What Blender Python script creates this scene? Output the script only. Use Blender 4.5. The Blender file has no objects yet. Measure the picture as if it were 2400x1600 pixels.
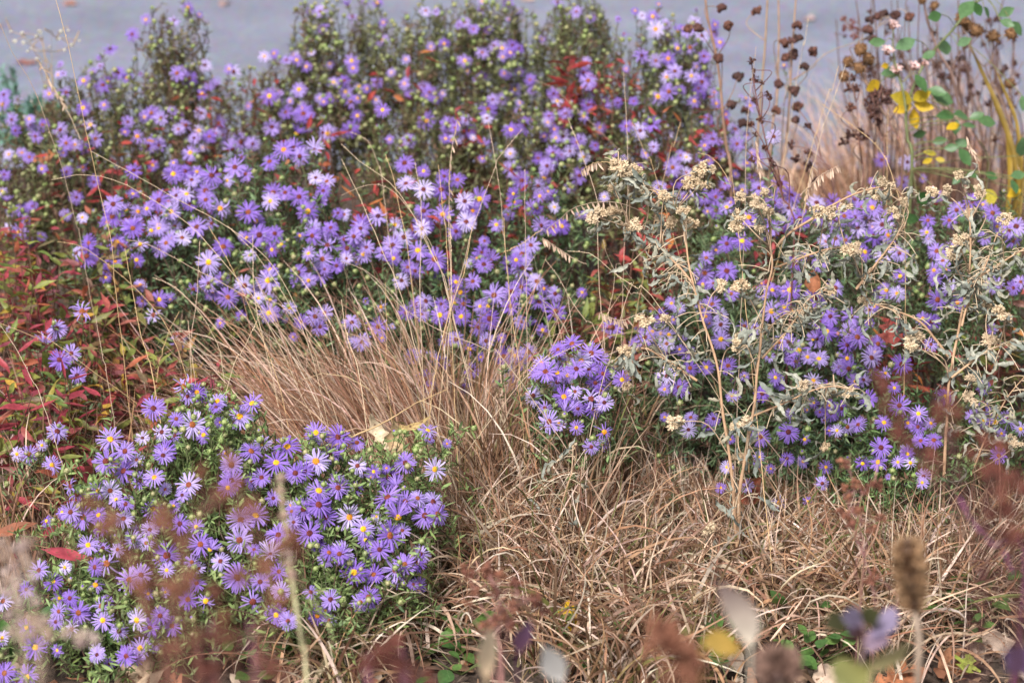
import bpy, math, random
import numpy as np
from mathutils import Vector, Quaternion, Matrix

rng = np.random.default_rng(11)
random.seed(11)
S = bpy.context.scene
COLL = S.collection
PI = math.pi

# ------------------------------------------------------------------ camera, sky, sun, exposure
CAM_H, PITCH, LENS = 1.70, math.radians(23.0), 85.0
cam_data = bpy.data.cameras.new('camera')
cam = bpy.data.objects.new('camera', cam_data)
COLL.objects.link(cam)
cam.location = (0, 0, CAM_H)
cam.rotation_euler = (PI / 2 - PITCH, 0, 0)
cam_data.lens = LENS
cam_data.sensor_width = 36.0
cam_data.clip_start = 0.05
cam_data.clip_end = 400.0
cam_data.dof.use_dof = True
cam_data.dof.focus_distance = 3.42
cam_data.dof.aperture_fstop = 4.0
S.camera = cam

world = bpy.data.worlds.new('World')
S.world = world
world.use_nodes = True
wn = world.node_tree.nodes
wl = world.node_tree.links
sky = wn.new('ShaderNodeTexSky')
sky.sky_type = 'NISHITA'
sky.sun_disc = False
SUN_EL, SUN_ROT = math.radians(50), math.radians(205)
sky.sun_elevation = SUN_EL
sky.sun_rotation = SUN_ROT
hsv = wn.new('ShaderNodeHueSaturation')
hsv.inputs['Saturation'].default_value = 0.22      # cloud cover: the blue of the sky is mostly gone
wl.new(sky.outputs[0], hsv.inputs['Color'])
wl.new(hsv.outputs[0], wn['Background'].inputs['Color'])
wn['Background'].inputs['Strength'].default_value = 0.065

sun_data = bpy.data.lights.new('sun', 'SUN')
sun_data.energy = 2.2
sun_data.angle = math.radians(14)
sun_data.color = (1.0, 0.97, 0.94)
sun = bpy.data.objects.new('sun', sun_data)
COLL.objects.link(sun)
# sun direction: above and behind the camera, from the left
az = SUN_ROT
to_sun = Vector((math.sin(az) * math.cos(SUN_EL), math.cos(az) * math.cos(SUN_EL), math.sin(SUN_EL)))
sun.rotation_euler = to_sun.to_track_quat('Z', 'Y').to_euler()
sun.location = (0, 0, 6)

S.cycles.diffuse_bounces = 2
S.cycles.max_bounces = 8
S.view_settings.view_transform = 'Standard'
S.view_settings.look = 'None'
S.view_settings.exposure = 1.48
S.view_settings.gamma = 1.0
S.view_settings.use_curve_mapping = False

# ------------------------------------------------------------------ helpers
CP = np.array((0, 0, CAM_H), float)
FW = np.array((0, math.cos(PITCH), -math.sin(PITCH)))
UPV = np.array((0, math.sin(PITCH), math.cos(PITCH)))
HT = 18.0 / LENS


def ray(px, py):
    tx = (np.asarray(px, float) - 1200) / 1200 * HT
    ty = -(np.asarray(py, float) - 800) / 1200 * HT
    d = FW + np.multiply.outer(tx, np.array((1., 0, 0))) + np.multiply.outer(ty, UPV)
    return d


def at(px, py, Y):
    """point in the garden seen at photo pixel (px, py), Y metres out from the viewer"""
    d = ray(px, py)
    t = np.asarray(Y, float) / d[..., 1]
    return CP + d * t[..., None]


def ground(px, py, z=0.0):
    d = ray(px, py)
    t = (z - CAM_H) / d[..., 2]
    return CP + d * t[..., None]


def pxm(Y):
    """photo pixels per metre about Y metres out"""
    return 1200 / HT / (np.asarray(Y) * 1.085)


TILE = {'A': (0, 0), 'B': (800, 0), 'C': (1600, 0), 'D': (0, 530), 'E': (800, 530), 'F': (1600, 530),
        'G': (0, 1060), 'H': (800, 1060), 'I': (1600, 1060)}


def tp(tile, s):
    ox, oy = TILE[tile]
    out = []
    for w in s.split():
        v = [float(q) for q in w.split(',')]
        out.append([ox + v[0] / 2.904, oy + v[1] / 2.904] + [q / 2.904 * 10 for q in v[2:3]])
    return np.array(out)


def norm(a):
    return a / np.maximum(np.linalg.norm(a, axis=-1, keepdims=True), 1e-9)


def smooth_curve(P, n):
    """Catmull-Rom resampling of a polyline"""
    P = np.asarray(P, float)
    if len(P) == 2:
        t = np.linspace(0, 1, n)[:, None]
        return P[0] * (1 - t) + P[1] * t
    Q = np.vstack([2 * P[0] - P[1], P, 2 * P[-1] - P[-2]])
    seg = np.r_[0, np.cumsum(np.linalg.norm(np.diff(P, axis=0), axis=1))]
    u = np.linspace(0, seg[-1], n)
    i = np.clip(np.searchsorted(seg, u, side='right') - 1, 0, len(P) - 2)
    f = ((u - seg[i]) / np.maximum(seg[i + 1] - seg[i], 1e-9))[:, None]
    p0, p1, p2, p3 = Q[i], Q[i + 1], Q[i + 2], Q[i + 3]
    return 0.5 * (2 * p1 + (p2 - p0) * f + (2 * p0 - 5 * p1 + 4 * p2 - p3) * f ** 2 + (3 * p1 - p0 - 3 * p2 + p3) * f ** 3)


class MB:
    """collects arrays of quads / triangles with a colour per vertex"""
    def __init__(self):
        self.V, self.F, self.C, self.M, self.n = [], [], [], [], 0

    def add(self, V, F, col=None, mat=0):
        V = np.asarray(V, float).reshape(-1, 3)
        if col is None:
            col = np.ones((len(V), 3))
        col = np.broadcast_to(np.asarray(col, float), (len(V), 3)) if np.ndim(col) == 1 else np.asarray(col, float).reshape(-1, 3)
        for f in (F if isinstance(F, list) else [F]):
            f = np.asarray(f, np.int64)
            self.F.append(f + self.n)
            self.M.append(np.full(len(f), mat, np.int32))
        self.V.append(V)
        self.C.append(col)
        self.n += len(V)

    def ribbons(self, P, W, Sd, col, mat=0, fold=None):
        """P (n,k,3) centre lines, W (n,k) half widths, Sd (n,k,3) side vectors, col (n,3) or (n,k,3)"""
        n, k, _ = P.shape
        a = P + Sd * W[..., None]
        b = P - Sd * W[..., None]
        if fold is None:
            V = np.stack([a, b], 2)
            m = 2
        else:
            V = np.stack([a, P + fold, b], 2)
            m = 3
        idx = np.arange(n * k * m).reshape(n, k, m)
        Fq = np.concatenate([np.stack([idx[:, :-1, j], idx[:, :-1, j + 1], idx[:, 1:, j + 1], idx[:, 1:, j]], -1).reshape(-1, 4) for j in range(m - 1)])
        col = np.asarray(col, float)
        if col.ndim == 2:
            col = np.repeat(col[:, None], k, 1)
        C = np.repeat(col[:, :, None], m, 2)
        self.add(V, Fq, C.reshape(-1, 3), mat)

    def tubes(self, P, R, col, m=4, mat=0):
        P = np.asarray(P, float)
        n, k, _ = P.shape
        T = np.gradient(P, axis=1)
        T = norm(T)
        ref = np.where(np.abs(T[:, :1, 2:3]) > 0.85, np.array((1., 0.13, 0)), np.array((0.1, 0.05, 1.)))
        A = norm(np.cross(T, np.broadcast_to(ref, T.shape)))
        B = np.cross(T, A)
        th = np.arange(m) * 2 * PI / m
        V = P[:, :, None] + (A[:, :, None] * np.cos(th)[:, None] + B[:, :, None] * np.sin(th)[:, None]) * R[..., None, None]
        idx = np.arange(n * k * m).reshape(n, k, m)
        nx = np.roll(idx, -1, 2)
        Fq = np.stack([idx[:, :-1], nx[:, :-1], nx[:, 1:], idx[:, 1:]], -1).reshape(-1, 4)
        col = np.asarray(col, float)
        if col.ndim == 1:
            col = np.tile(col, (n, 1))
        if col.ndim == 2:
            col = np.repeat(col[:, None], k, 1)
        C = np.repeat(col[:, :, None], m, 2)
        self.add(V, Fq, C.reshape(-1, 3), mat)

    def ball(self, c, r, col, mat=0, seg=8, rings=5, bump=0.0, squash=1.0, axis=None):
        c = np.asarray(c, float)
        th = np.linspace(0, PI, rings + 1)
        ph = np.arange(seg) * 2 * PI / seg
        X = np.stack([np.sin(th)[:, None] * np.cos(ph), np.sin(th)[:, None] * np.sin(ph), np.cos(th)[:, None] * np.ones(seg) * squash], -1)
        X = X * (1 + bump * (rng.random((rings + 1, seg, 1)) - .5) * 2) * r
        if axis is not None:
            q = Vector(axis).to_track_quat('Z', 'Y').to_matrix()
            X = X @ np.array(q).T
        idx = np.arange((rings + 1) * seg).reshape(rings + 1, seg)
        nx = np.roll(idx, -1, 1)
        F = np.stack([idx[:-1], idx[1:], nx[1:], nx[:-1]], -1).reshape(-1, 4)
        self.add(X.reshape(-1, 3) + c, F, col, mat)

    def mesh(self, name, mats, smooth=True):
        V = np.concatenate(self.V)
        C = np.concatenate(self.C)
        me = bpy.data.meshes.new(name)
        nl = sum(f.size for f in self.F)
        npoly = sum(len(f) for f in self.F)
        me.vertices.add(len(V))
        me.vertices.foreach_set('co', V.astype(np.float32).ravel())
        me.loops.add(nl)
        me.loops.foreach_set('vertex_index', np.concatenate([f.ravel() for f in self.F]).astype(np.int32))
        me.polygons.add(npoly)
        lens = np.concatenate([np.full(len(f), f.shape[1], np.int32) for f in self.F])
        me.polygons.foreach_set('loop_start', np.r_[0, np.cumsum(lens)[:-1]].astype(np.int32))
        me.polygons.foreach_set('material_index', np.concatenate(self.M))
        me.polygons.foreach_set('use_smooth', np.full(npoly, smooth))
        at_ = me.color_attributes.new('tint', 'FLOAT_COLOR', 'POINT')
        at_.data.foreach_set('color', np.c_[C, np.ones(len(C))].astype(np.float32).ravel())
        for m in (mats if isinstance(mats, (list, tuple)) else [mats]):
            me.materials.append(m)
        me.update(calc_edges=True)
        return me


# ------------------------------------------------------------------ things and parts
def tag(o, label=None, cat=None, group=None, kind=None):
    if label: o['label'] = label
    if cat: o['category'] = cat
    if group: o['group'] = group
    if kind: o['kind'] = kind
    return o


def thing(name, label, cat, base, group=None):
    o = bpy.data.objects.new(name, None)
    o.empty_display_size = 0.05
    COLL.objects.link(o)
    o.location = tuple(base)
    return tag(o, label, cat, group)


def part(name, me, parent, loc=None, rot=None, scale=None, kind=None, label=None):
    """a child; loc is a point of the garden, a mesh without loc holds garden coordinates"""
    o = bpy.data.objects.new(name, me)
    COLL.objects.link(o)
    o.parent = parent
    b = parent.location
    o.location = (-b.x, -b.y, -b.z) if loc is None else (loc[0] - b.x, loc[1] - b.y, loc[2] - b.z)
    if rot is not None:
        o.rotation_mode = 'QUATERNION'
        o.rotation_quaternion = rot
    if scale is not None:
        o.scale = (scale,) * 3 if np.isscalar(scale) else tuple(scale)
    if kind: o['kind'] = kind
    if label: o['label'] = label
    return o


def sub(name, me, parent):
    o = bpy.data.objects.new(name, me)
    COLL.objects.link(o)
    o.parent = parent
    return o


def single(name, me, label=None, cat=None, group=None, kind=None, loc=(0, 0, 0), rot=None, scale=None):
    o = bpy.data.objects.new(name, me)
    COLL.objects.link(o)
    o.location = tuple(loc)
    if rot is not None:
        o.rotation_mode = 'QUATERNION'
        o.rotation_quaternion = rot
    if scale is not None:
        o.scale = (scale,) * 3 if np.isscalar(scale) else tuple(scale)
    return tag(o, label, cat, group, kind)


def facing(n, spin):
    return Vector(tuple(n)).to_track_quat('Z', 'Y') @ Quaternion((0, 0, 1), spin)


def along(d, roll=0.0, up=(0, 0, 1)):
    """rotation whose local X runs along d, local Z near up"""
    x = Vector(tuple(d)).normalized()
    z = Vector(up)
    y = z.cross(x)
    if y.length < 1e-4:
        y = Vector((0, 1, 0)).cross(x)
    y.normalize()
    z = x.cross(y)
    m = Matrix((x, y, z)).transposed()
    return m.to_quaternion() @ Quaternion((1, 0, 0), roll)


# ------------------------------------------------------------------ materials
def mat_new(name):
    m = bpy.data.materials.new(name)
    m.use_nodes = True
    nt = m.node_tree
    return m, nt, nt.nodes['Principled BSDF'], nt.nodes['Material Output']


def plant_mat(name, base=None, rough=0.6, trans=0.3, ramp=None, noise=0.25, nscale=160.0, use_tint=True, mottles=None, spec=0.3):
    """leafy matter: colour (per vertex tint x base or a ramp picked per piece), fine mottling, some light passing through"""
    m, nt, b, out = mat_new(name)
    N, L = nt.nodes, nt.links
    col = None
    if ramp:
        oi = N.new('ShaderNodeObjectInfo')
        r = N.new('ShaderNodeValToRGB')
        el = r.color_ramp.elements
        while len(el) < len(ramp):
            el.new(0.5)
        for e, (p, c) in zip(el, ramp):
            e.position = p
            e.color = (*c, 1)
        L.new(oi.outputs['Random'], r.inputs[0])
        col = r.outputs[0]
    else:
        c = N.new('ShaderNodeRGB')
        c.outputs[0].default_value = (*(base or (1, 1, 1)), 1)
        col = c.outputs[0]
    if use_tint:
        a = N.new('ShaderNodeAttribute')
        a.attribute_name = 'tint'
        mx = N.new('ShaderNodeMix'); mx.data_type = 'RGBA'; mx.blend_type = 'MULTIPLY'
        mx.inputs['Factor'].default_value = 1
        L.new(col, mx.inputs['A']); L.new(a.outputs['Color'], mx.inputs['B'])
        col = mx.outputs['Result']
    tc = N.new('ShaderNodeTexCoord')
    nz = N.new('ShaderNodeTexNoise')
    nz.inputs['Scale'].default_value = nscale
    nz.inputs['Detail'].default_value = 4
    L.new(tc.outputs['Object'], nz.inputs['Vector'])
    mr = N.new('ShaderNodeMapRange')
    mr.inputs['From Min'].default_value = 0.3; mr.inputs['From Max'].default_value = 0.7
    mr.inputs['To Min'].default_value = 1 - noise; mr.inputs['To Max'].default_value = 1 + noise
    L.new(nz.outputs['Fac'], mr.inputs[0])
    mm = N.new('ShaderNodeMix'); mm.data_type = 'RGBA'; mm.blend_type = 'MULTIPLY'
    mm.inputs['Factor'].default_value = 1
    L.new(col, mm.inputs['A']); L.new(mr.outputs[0], mm.inputs['B'])
    col = mm.outputs['Result']
    if mottles:
        n2 = N.new('ShaderNodeTexNoise'); n2.inputs['Scale'].default_value = mottles[1]; n2.inputs['Detail'].default_value = 3
        L.new(tc.outputs['Object'], n2.inputs['Vector'])
        r2 = N.new('ShaderNodeMapRange')
        r2.inputs['From Min'].default_value = mottles[2]; r2.inputs['From Max'].default_value = mottles[2] + 0.08
        L.new(n2.outputs['Fac'], r2.inputs[0])
        m2 = N.new('ShaderNodeMix'); m2.data_type = 'RGBA'
        L.new(r2.outputs[0], m2.inputs['Factor'])
        L.new(col, m2.inputs['A']); m2.inputs['B'].default_value = (*mottles[0], 1)
        col = m2.outputs['Result']
    L.new(col, b.inputs['Base Color'])
    b.inputs['Roughness'].default_value = rough
    b.inputs['Specular IOR Level'].default_value = spec
    if trans > 0:
        t = N.new('ShaderNodeBsdfTranslucent')
        L.new(col, t.inputs['Color'])
        ms = N.new('ShaderNodeMixShader')
        ms.inputs[0].default_value = trans
        L.new(b.outputs[0], ms.inputs[1]); L.new(t.outputs[0], ms.inputs[2])
        L.new(ms.outputs[0], out.inputs['Surface'])
    return m


M_petal = plant_mat('aster_petal', ramp=[(0, (.25, .125, .55)), (.45, (.345, .21, .63)), (.85, (.47, .35, .73)), (1, (.64, .54, .83))], rough=.55, trans=.32, noise=.08, nscale=3.0)
M_calyx = plant_mat('aster_calyx', (.16, .24, .09), trans=.15)
M_disc_y = plant_mat('disc_yellow', ramp=[(0, (.70, .34, .012)), (.6, (.76, .42, .015)), (1, (.62, .22, .015))], rough=.7, trans=0, noise=.3, nscale=9)
M_disc_r = plant_mat('disc_red_brown', ramp=[(0, (.085, .014, .016)), (.5, (.15, .028, .018)), (.85, (.26, .075, .018)), (1, (.06, .010, .02))], rough=.7, trans=0, noise=.5, nscale=9)
M_leaf = plant_mat('small_leaves', (.9, .9, .9), rough=.6, trans=.22, noise=.2, nscale=120)
M_bud = plant_mat('bud_green', ramp=[(0, (.30, .36, .13)), (.5, (.36, .37, .17)), (.8, (.42, .36, .20)), (1, (.26, .30, .14))], rough=.6, trans=.1, noise=.25, nscale=8)
M_stem = plant_mat('plant_stem', (1, 1, 1), rough=.6, trans=0, noise=.25, nscale=60)
M_grass = plant_mat('dry_grass', (1, 1, 1), rough=.6, trans=.18, noise=.22, nscale=90, mottles=((.20, .10, .06), 420, .68))
M_tan = plant_mat('dry_straw', (1, 1, 1), rough=.65, trans=.05, noise=.2, nscale=80)
M_red = plant_mat('red_leaf', ramp=[(0, (.31, .045, .065)), (.14, (.40, .065, .08)), (.28, (.23, .05, .075)), (.42, (.40, .12, .06)), (.52, (.20, .075, .095)),
                                     (.62, (.17, .19, .05)), (.78, (.24, .25, .055)), (.9, (.14, .20, .05)), (1, (.50, .29, .05))], rough=.5, trans=.33, noise=.3, nscale=7)
M_olive = plant_mat('olive_red_leaf', ramp=[(0, (.16, .20, .055)), (.25, (.22, .23, .055)), (.4, (.22, .10, .07)), (.55, (.36, .09, .07)), (.7, (.28, .075, .065)), (.85, (.14, .16, .05)), (1, (.46, .19, .06))], rough=.5, trans=.25, noise=.3, nscale=7)
M_crimson = plant_mat('crimson_leaf', ramp=[(0, (.32, .04, .048)), (.4, (.40, .065, .05)), (.7, (.26, .04, .055)), (1, (.48, .18, .05))], rough=.5, trans=.3, noise=.25, nscale=7)
M_silver = plant_mat('silver_leaf', (.25, .255, .22), rough=.75, trans=.1, noise=.25, nscale=14)
M_fluff = plant_mat('tan_flower_fluff', ramp=[(0, (.60, .47, .32)), (.5, (.68, .56, .40)), (1, (.54, .43, .31))], rough=.85, trans=.12, noise=.25, nscale=6)
M_seed = plant_mat('brown_seed_head', ramp=[(0, (.045, .022, .018)), (.5, (.075, .032, .026)), (1, (.11, .045, .03))], rough=.8, trans=0, noise=.4, nscale=4)
M_cone = plant_mat('tan_cone_head', ramp=[(0, (.16, .085, .04)), (1, (.21, .11, .05))], rough=.85, trans=0, noise=.4, nscale=5)
M_rust = plant_mat('rust_seed_head', ramp=[(0, (.19, .072, .042)), (.5, (.24, .10, .06)), (1, (.155, .055, .04))], rough=.8, trans=.1, noise=.35, nscale=4)
M_darkrust = plant_mat('dark_rust_seed_head', ramp=[(0, (.135, .042, .03)), (1, (.20, .065, .045))], rough=.8, trans=.1, noise=.35, nscale=4)
M_beige = plant_mat('beige_seed_head', ramp=[(0, (.52, .40, .33)), (.4, (.42, .27, .20)), (.7, (.60, .48, .42)), (1, (.40, .28, .26))], rough=.8, trans=.15, noise=.3, nscale=4)
M_rose_leaf = plant_mat('rose_leaf_green', ramp=[(0, (.05, .12, .035)), (.5, (.085, .165, .06)), (1, (.12, .21, .10))], rough=.4, trans=.25, noise=.2, nscale=6)
M_yellow = plant_mat('yellow_leaf', ramp=[(0, (.58, .35, .015)), (.6, (.64, .42, .02)), (1, (.45, .38, .05))], rough=.5, trans=.3, noise=.15, nscale=5, mottles=((.20, .13, .03), 13, .60))
M_strap = plant_mat('strap_leaf', ramp=[(0, (.24, .15, .022)), (.5, (.11, .085, .03)), (1, (.30, .19, .025))], rough=.5, trans=.25, noise=.3, nscale=30)
M_hip = plant_mat('faded_rose', ramp=[(0, (.55, .34, .30)), (1, (.62, .42, .40))], rough=.7, trans=.2, noise=.3, nscale=5)
M_weed = plant_mat('weed_green', ramp=[(0, (.055, .12, .035)), (.5, (.085, .165, .04)), (1, (.13, .19, .05))], rough=.5, trans=.25, noise=.25, nscale=7)
M_fallen = plant_mat('fallen_leaf', (1, 1, 1), rough=.7, trans=.12, noise=.3, nscale=60, mottles=((.16, .09, .05), 130, .62))
M_deadleaf = plant_mat('dead_leaf', (1, 1, 1), rough=.7, trans=.12, noise=.4, nscale=6, mottles=((.15, .08, .045), 11, .60))
M_cream = plant_mat('cream_leaf', (1, 1, 1), rough=.6, trans=.2, noise=.15, nscale=40)
M_white = plant_mat('white_tuft', (.56, .54, .47), rough=.85, trans=.1, noise=.15, nscale=150)
M_conifer = plant_mat('blue_green_needles', (1, 1, 1), rough=.6, trans=.1, noise=.2, nscale=90)


def ground_mat():
    m, nt, b, out = mat_new('garden_soil')
    N, L = nt.nodes, nt.links
    tc = N.new('ShaderNodeTexCoord')
    n1 = N.new('ShaderNodeTexNoise'); n1.inputs['Scale'].default_value = 55; n1.inputs['Detail'].default_value = 8; n1.inputs['Roughness'].default_value = .7
    r = N.new('ShaderNodeValToRGB')
    r.color_ramp.elements[0].position = .3; r.color_ramp.elements[0].color = (.022, .015, .011, 1)
    r.color_ramp.elements[1].position = .75; r.color_ramp.elements[1].color = (.13, .085, .06, 1)
    L.new(tc.outputs['Object'], n1.inputs['Vector']); L.new(n1.outputs['Fac'], r.inputs[0])
    L.new(r.outputs[0], b.inputs['Base Color'])
    b.inputs['Roughness'].default_value = .95
    bp = N.new('ShaderNodeBump'); bp.inputs['Strength'].default_value = .8; bp.inputs['Distance'].default_value = .01
    L.new(n1.outputs['Fac'], bp.inputs['Height']); L.new(bp.outputs[0], b.inputs['Normal'])
    return m


def road_mat():
    m, nt, b, out = mat_new('worn_asphalt')
    N, L = nt.nodes, nt.links
    tc = N.new('ShaderNodeTexCoord')
    n1 = N.new('ShaderNodeTexNoise'); n1.inputs['Scale'].default_value = 3.5; n1.inputs['Detail'].default_value = 6; n1.inputs['Roughness'].default_value = .65
    n2 = N.new('ShaderNodeTexVoronoi'); n2.inputs['Scale'].default_value = 110
    r = N.new('ShaderNodeValToRGB')
    r.color_ramp.elements[0].position = .32; r.color_ramp.elements[0].color = (.165, .17, .225, 1)
    r.color_ramp.elements[1].position = .70; r.color_ramp.elements[1].color = (.245, .25, .325, 1)
    L.new(tc.outputs['Object'], n1.inputs['Vector']); L.new(tc.outputs['Object'], n2.inputs['Vector'])
    L.new(n1.outputs['Fac'], r.inputs[0])
    mx = N.new('ShaderNodeMix'); mx.data_type = 'RGBA'; mx.blend_type = 'MULTIPLY'; mx.inputs['Factor'].default_value = .35
    L.new(r.outputs[0], mx.inputs['A']); L.new(n2.outputs['Color'], mx.inputs['B'])
    L.new(mx.outputs['Result'], b.inputs['Base Color'])
    b.inputs['Roughness'].default_value = .85
    bp = N.new('ShaderNodeBump'); bp.inputs['Strength'].default_value = .5; bp.inputs['Distance'].default_value = .004
    L.new(n2.outputs['Distance'], bp.inputs['Height']); L.new(bp.outputs[0], b.inputs['Normal'])
    return m


M_soil, M_road = ground_mat(), road_mat()

# ------------------------------------------------------------------ the setting: ground and road
mb = MB()
gx = np.r_[-150, -40, np.linspace(-3, 3, 61), 40, 150]
gy = np.r_[-20, 0.3, np.linspace(1.0, 4.7, 48), 20, 260]
X, Yg = np.meshgrid(gx, gy, indexing='ij')
Z = 0.006 * (np.sin(X * 9 + Yg * 3) + np.sin(Yg * 11 - X * 4)) * ((np.abs(X) < 2.9) & (Yg > 1.05) & (Yg < 4.6)) - 0.006
idx = np.arange(X.size).reshape(X.shape)
mb.add(np.stack([X, Yg, Z], -1).reshape(-1, 3), np.stack([idx[:-1, :-1], idx[1:, :-1], idx[1:, 1:], idx[:-1, 1:]], -1).reshape(-1, 4))
single('ground', mb.mesh('ground', M_soil), kind='structure')
mb = MB()
mb.add([(-150, 4.95, .004), (150, 4.95, .004), (150, 13, .004), (-150, 13, .004)], np.array([[0, 1, 2, 3]]))
single('road', mb.mesh('road', M_road, False), kind='structure')

# ------------------------------------------------------------------ asters: flower, disc and bud shapes
def flower_mesh(n, ragged=0.0, rise=0.22, droop=0.30, seed=0):
    r = np.random.default_rng(seed)
    mb = MB()
    ang = np.arange(n) * 2 * PI / n + r.normal(0, .09, n)
    if ragged > .3:
        keep = r.random(n) > ragged * .45
        ang = ang[keep]
    n = len(ang)
    L = r.uniform(.86, 1.04, n) - ragged * r.random(n) * .45
    ri = rise + r.normal(0, .09 + ragged * .25, n)
    dr = droop + r.normal(0, .10 + ragged * .25, n)
    s = np.array([0., .3, .62, .88, 1.])
    w = np.array([.50, .95, 1.0, .78, .25])
    ro = .13 + (L[:, None] - .13) * s
    z = ri[:, None] * ro - dr[:, None] * ro ** 2
    bend = r.normal(0, .10 + ragged * .3, n)[:, None] * s ** 2
    a = ang[:, None] + bend
    P = np.stack([ro * np.cos(a), ro * np.sin(a), z], -1)
    side = np.stack([-np.sin(a), np.cos(a), np.zeros_like(a)], -1)
    roll = r.normal(0, .35, n)[:, None, None]
    side = side * np.cos(roll) + np.array((0, 0, 1.)) * np.sin(roll)
    W = r.uniform(.042, .058, n)[:, None] * w
    v = r.uniform(.86, 1.1, n)
    c = np.stack([v, v, np.minimum(1.05, .5 + .5 * v)], -1)
    cc = np.repeat(c[:, None], 5, 1) * np.array([.9, .97, 1, 1.03, 1.05])[None, :, None]
    mb.ribbons(P, W, side, cc, 0, fold=np.array((0, 0, -.012)))
    # green cup below the petals
    th = np.arange(10) * 2 * PI / 10
    rings = [(.05, -.36), (.17, -.28), (.20, -.12), (.19, .0)]
    V = np.array([[q * np.cos(t), q * np.sin(t), zz] for q, zz in rings for t in th])
    id_ = np.arange(40).reshape(4, 10)
    nx = np.roll(id_, -1, 1)
    mb.add(V, np.stack([id_[:-1], nx[:-1], nx[1:], id_[1:]], -1).reshape(-1, 4), (1, 1, 1), 1)
    return mb.mesh('aster_flower', [M_petal, M_calyx])


def disc_mesh(mat, seed):
    r = np.random.default_rng(seed)
    mb = MB()
    th = np.arange(12) * 2 * PI / 12
    rad = [0.01, .10, .18, .245, .23]
    zz = [.135, .125, .085, .02, -.05]
    V, C = [], []
    for i, (q, z) in enumerate(zip(rad, zz)):
        for t in th:
            V.append((q * math.cos(t), q * math.sin(t), z + r.normal(0, .012)))
            C.append(np.array((1, 1, 1)) * r.uniform(.75, 1.25))
    id_ = np.arange(60).reshape(5, 12)
    nx = np.roll(id_, -1, 1)
    mb.add(np.array(V), np.stack([id_[:-1], id_[1:], nx[1:], nx[:-1]], -1).reshape(-1, 4), np.array(C))
    # florets standing proud
    for k in range(16):
        q = r.uniform(.03, .22); t = r.random() * 2 * PI
        mb.ball((q * math.cos(t), q * math.sin(t), .13 - q * q * 1.9), .030, np.array((1, 1, 1)) * r.uniform(.7, 1.4), 0, 5, 3)
    return mb.mesh('aster_disc', mat)


def bud_mesh(seed, purple=False):
    r = np.random.default_rng(seed)
    mb = MB()
    mb.ball((0, 0, 0), .40, (1, 1, 1), 0, 10, 6, .04, 1.15)
    # loose pointed scales standing round the ball
    n = 22
    a = np.arange(n) * 2.4
    zz = np.linspace(-.35, .30, n)
    rr = np.sqrt(np.maximum(.02, .42 ** 2 - zz ** 2))
    o = np.stack([np.cos(a), np.sin(a), zz * 0], -1)
    base = np.stack([rr * np.cos(a), rr * np.sin(a), zz], -1)
    tip = base + o * r.uniform(.08, .2, n)[:, None] + np.array((0, 0, .24))
    P = np.stack([base - np.array((0, 0, .1)), (base + tip) / 2 + o * .06, tip], 1)
    sd = np.stack([-np.sin(a), np.cos(a), a * 0], -1)[:, None].repeat(3, 1)
    mb.ribbons(P, np.tile(np.array([.09, .08, .01]), (n, 1)), sd, np.tile((.8, 1.0, .75), (n, 1)) * r.uniform(.7, 1.2, (n, 1)), 0)
    if purple:
        mb.ball((0, 0, .35), .22, (1, 1, 1), 1, 8, 4, .1, 1.3)
    return mb.mesh('aster_bud', [M_bud, M_petal])


FLOWERS = [flower_mesh(n, .08, ri, dr, 10 + i) for i, (n, ri, dr) in enumerate(
    [(34, .20, .28), (38, .12, .30), (31, .28, .34), (36, .05, .22), (33, .22, .22), (40, .15, .38), (35, .32, .30)])]
RAGGED = [flower_mesh(24, .55, .25, .5, 31), flower_mesh(22, .8, .45, .35, 32), flower_mesh(20, .7, .1, .7, 33)]
HALF = [flower_mesh(24, .1, .95, .25, 41), flower_mesh(22, .15, 1.3, .35, 42)]
DISC_Y = [disc_mesh(M_disc_y, 1), disc_mesh(M_disc_y, 2)]
DISC_R = [disc_mesh(M_disc_r, 3), disc_mesh(M_disc_r, 4)]
BUDS = [bud_mesh(1), bud_mesh(2), bud_mesh(3, True)]

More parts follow.
